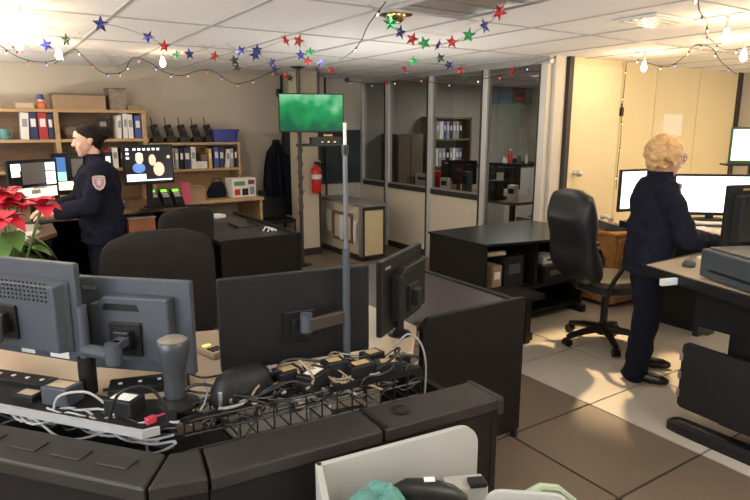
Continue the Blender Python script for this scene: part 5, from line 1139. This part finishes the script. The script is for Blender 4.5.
# ------------------------------------------------------------------ garlands and lights
STARC = {'r': mat('star_red', (.55, .05, .05), .25, metal=.5), 'b': mat('star_blue', (.08, .10, .55), .25, metal=.5), 'n': mat('star_navy', (.05, .06, .25), .25, metal=.5), 'g': mat('star_green', (.05, .42, .14), .25, metal=.5), 'k': mat('star_dark', (.06, .09, .05), .25, metal=.5)}
def star_mesh(m_):
    b = B(); P = [((.052 if k % 2 == 0 else .022)*math.sin(PI*k/5), (.052 if k % 2 == 0 else .022)*math.cos(PI*k/5)) for k in range(10)]
    vs = [(x, 0, z) for x, z in P]+[(0, -.012, 0), (0, .012, 0)]
    b.add(vs, [(k, (k+1) % 10, 10) for k in range(10)]+[((k+1) % 10, k, 11) for k in range(10)])
    o = b.build('star', m_, None); me = o.data; bpy.data.objects.remove(o); return me
SM = {k: star_mesh(v) for k, v in STARC.items()}
def spline(P, n=8):
    P = [Vector(p) for p in P]; out = []
    for i in range(len(P)-1):
        p0, p1, p2, p3 = P[max(i-1, 0)], P[i], P[i+1], P[min(i+2, len(P)-1)]
        for k in range(n):
            t = k/n; out.append(.5*((2*p1)+(p2-p0)*t+(2*p0-5*p1+4*p2-p3)*t*t+(3*p1-p0-3*p2+p3)*t**3))
    return out+[P[-1]]
FOIL = mat('garland_string', (.35, .33, .30), .4, metal=.4)
random.seed(77)
def garland(label, stars, hooks):
    pts = [Vector(s_[0]) for s_ in stars]; t = thing('star_garland', label, 'garland', pts[0], 0, None)
    path = [Vector(hooks[0])]+pts+[Vector(hooks[1])]
    B().tube(spline(path, 6), .0025, 5).build('string', FOIL, t)
    for p, c in stars:
        v = Vector(p)-pts[0]; share('star', SM[c], t, v, (random.uniform(-.5, .5), random.uniform(-.4, .4), R(-20)+random.uniform(-.8, .8)))
G1 = [([.32, 5.48, 2.19], 'r'), ([.49, 5.17, 2.19], 'b'), ([.58, 4.81, 2.19], 'k'), ([.67, 3.97, 2.19], 'n'), ([1.02, 4.35, 2.19], 'n'), ([1.23, 4.76, 2.19], 'r'), ([1.46, 5.28, 2.19], 'g'), ([1.53, 5.15, 2.19], 'n')]
G2 = [([1.81, 4.73, 2.19], 'n'), ([1.9, 4.6, 2.19], 'n'), ([1.85, 3.97, 2.19], 'r'), ([1.95, 3.97, 2.19], 'r'), ([2.3, 4.49, 2.19], 'g'), ([2.33, 4.71, 2.19], 'b'), ([2.59, 5.1, 2.19], 'r'), ([2.77, 5.19, 2.19], 'n'), ([3.2, 5.75, 2.19], 'r')]
G4 = [([2.07, 3.01, 2.19], 'g'), ([2.31, 3.25, 2.19], 'n'), ([2.56, 3.46, 2.19], 'r'), ([2.75, 3.57, 2.19], 'g'), ([2.9, 3.6, 2.19], 'n'), ([2.88, 3.42, 2.19], 'r'), ([2.76, 3.11, 2.19], 'g'), ([2.6, 2.79, 2.19], 'n'), ([2.36, 2.42, 2.19], 'r')]
G5 = [([4.03, 6.84, 2.19], 'n'), ([4.5, 6.65, 2.17], 'r'), ([3.78, 5.24, 2.19], 'r'), ([3.4, 4.57, 2.19], 'g'), ([3.45, 4.25, 2.19], 'k'), ([3.9, 4.67, 2.19], 'n'), ([4.34, 5.01, 2.19], 'r'), ([4.5, 5.1, 2.15], 'g'), ([4.5, 4.41, 2.14], 'r')]
garland('foil star garland of red, blue and green stars above the left bookcase', G1, ((.26, 5.6, CZ-.01), (1.7, 5.0, CZ-.01)))
garland('foil star garland with a pair of red stars above the television', G2, ((1.72, 4.8, CZ-.01), (3.4, 5.9, CZ-.01)))
garland('foil star garland below the brown ceiling light, with a bright green star', G4, ((1.85, 2.9, CZ-.01), (2.3, 2.3, CZ-.01)))
garland('foil star garland along the top of the glass wall', G5, ((3.95, 6.9, CZ-.01), (4.5, 4.3, CZ-.01)))
garland('crowded foil garland of small dark and red stars on the ceiling left of the television', [([1.72, 5.1, 2.18], 'r'), ([1.95, 5.25, 2.17], 'k'), ([1.98, 4.85, 2.18], 'n'), ([2.28, 5.2, 2.17], 'n'), ([2.16, 5.75, 2.16], 'k'), ([2.53, 5.7, 2.16], 'n'), ([2.9, 6.25, 2.15], 'r'), ([3.0, 6.35, 2.14], 'k')], ((1.6, 5.0, CZ-.01), (3.1, 6.1, CZ-.01)))
CORD = mat('light_cord', (.03, .04, .025), .6)
LED = [mat('led_warm', (1, .72, .42), .4, emit=2.2), mat('led_red', (1, .12, .10), .4, emit=1.8), mat('led_blue', (.25, .25, 1), .4, emit=2.5), mat('led_white', (1, .95, .8), .4, emit=1.6)]
def string_lights(label, P, step=2, cols_=(0, 1, 2, 3)):
    pts = spline(P, 8); t = thing('string_lights', label, 'string lights', tuple(P[0])); B().tube(pts, .0038, 5).build('cord', CORD, t)
    o = Vector(P[0])
    for k, i in enumerate(range(3, len(pts), step*4)):
        p = pts[i]; d = Vector((random.uniform(-.4, .4), random.uniform(-.4, .4), -1)).normalized()
        B().cyl(p, p+d*.022, .006, n=6).build('socket', CORD, t)
        B().tube([p+d*.018, p+d*.026, p+d*.038], [.005, .0062, .002], 8).build('bulb', LED[cols_[k % len(cols_)]], t, smooth=True)
L1 = [[.2, 5.36, 2.19], [.38, 6.25, 2.19], [.55, 6.53, 2.19], [.65, 6.26, 2.19], [.72, 5.6, 2.22], [.85, 5.94, 2.19], [1.18, 7.2, 2.18], [1.32, 7.2, 2.17], [1.37, 6.94, 2.19], [1.22, 5.8, 2.20], [1.43, 6.07, 2.19], [1.78, 6.95, 2.19], [2.03, 7.2, 2.18], [2.04, 6.51, 2.19], [2.24, 6.65, 2.19], [2.65, 7.2, 2.12], [2.82, 7.2, 2.14], [2.85, 6.71, 2.19], [2.83, 6.2, 2.23]]
string_lights('draped string lights swagged along the beige back wall', L1)
string_lights('dark string of unlit lights draped at the top right corner', [[2.84, 1.64, 2.22], [3.18, 1.82, 2.19], [3.57, 1.99, 2.19], [3.86, 2.15, 2.17], [4.24, 2.31, 2.17], [4.98, 2.59, 2.19], [5.2, 2.5, 2.23]], 2, (0, 3, 0))
string_lights('string lights swagged in front of the yellow wall top', [[4.77, 3.3, 2.2], [5.58, 3.58, 2.19], [5.79, 3.55, 2.19], [5.24, 3.08, 2.21], [4.8, 2.75, 2.23], [5.01, 2.73, 2.22], [5.84, 3.08, 2.19], [7.4, 3.71, 2.19]], 2, (0, 3, 2, 0))
string_lights('thin string with pale beads hanging left of the ceiling sprinkler', [[1.86, 2.75, 2.24], [2.0, 3.14, 2.19], [2.34, 3.78, 2.19], [2.61, 4.37, 2.19], [2.92, 5.09, 2.22]], 4, (3,))
string_lights('string of coloured lights along the head of the glass wall', [[4.1, 7.0, 2.2], [4.5, 7.18, 2.19], [4.5, 6.65, 2.15], [4.43, 6.02, 2.19], [4.5, 5.56, 2.09], [4.5, 5.05, 2.1], [4.5, 4.67, 2.1], [4.5, 4.41, 2.14], [4.3, 3.7, 2.2]], 2, (1, 2, 0))
string_lights('single light string hanging straight down the yellow wall', [[5.62, 3.92, 2.24], [5.63, 3.93, 2.0], [5.62, 3.93, 1.75], [5.64, 3.93, 1.5], [5.63, 3.93, 1.2], [5.63, 3.93, .95]], 2, (0,))
solo('cord_connector', B().box((5.64, 3.945, 1.755), (.035, .03, .09)).cyl((5.64, 3.945, 1.80), (5.64, 3.945, 1.84), .008, n=8), BLKS, 'small black connector on the light string hanging down the yellow wall', 'connector', bevel=.004)
tg = [([.26, 4.0, 2.17], 'bare warm bulb highest at the top left corner', 3), ([.30, 4.57, 2.17], 'bare warm bulb second from the top at left', 3), ([.31, 5.1, 2.17], 'bare warm bulb beside the red star at left', 3), ([.61, 5.59, 2.17], 'bare warm bulb above the far-left bookcase end', 2.5), ([1.46, 5.74, 2.17], 'bare warm bulb below the red star at centre left', 2.5),
      ([5.09, 3.37, 2.13], 'bare bright bulb hanging in front of the yellow wall', 9), ([3.89, 2.04, 2.14], 'bare bright bulb near the top right corner', 8), ([4.95, 2.45, 2.13], 'bare bright bulb at the right border', 8)]
BULB = mat('bulb_glow', (1, .78, .5), .3, emit=14)
for (p, L, w_) in tg:
    t = thing('hanging_bulb', L, 'bulb', tuple(p)); x, y, z = p
    B().cyl((x, y, CZ-.006), (x, y, z+.045), .012, n=10).build('socket', WHITEP, t, smooth=True)
    B().lathe([(.001, -.04), (.018, -.034), (.027, -.012), (.022, .012), (.012, .045)], (x, y, z), 16).build('bulb', BULB, t, smooth=True)
    point('bulb_light', (x, y, z-.07), w_, WARM, .04)
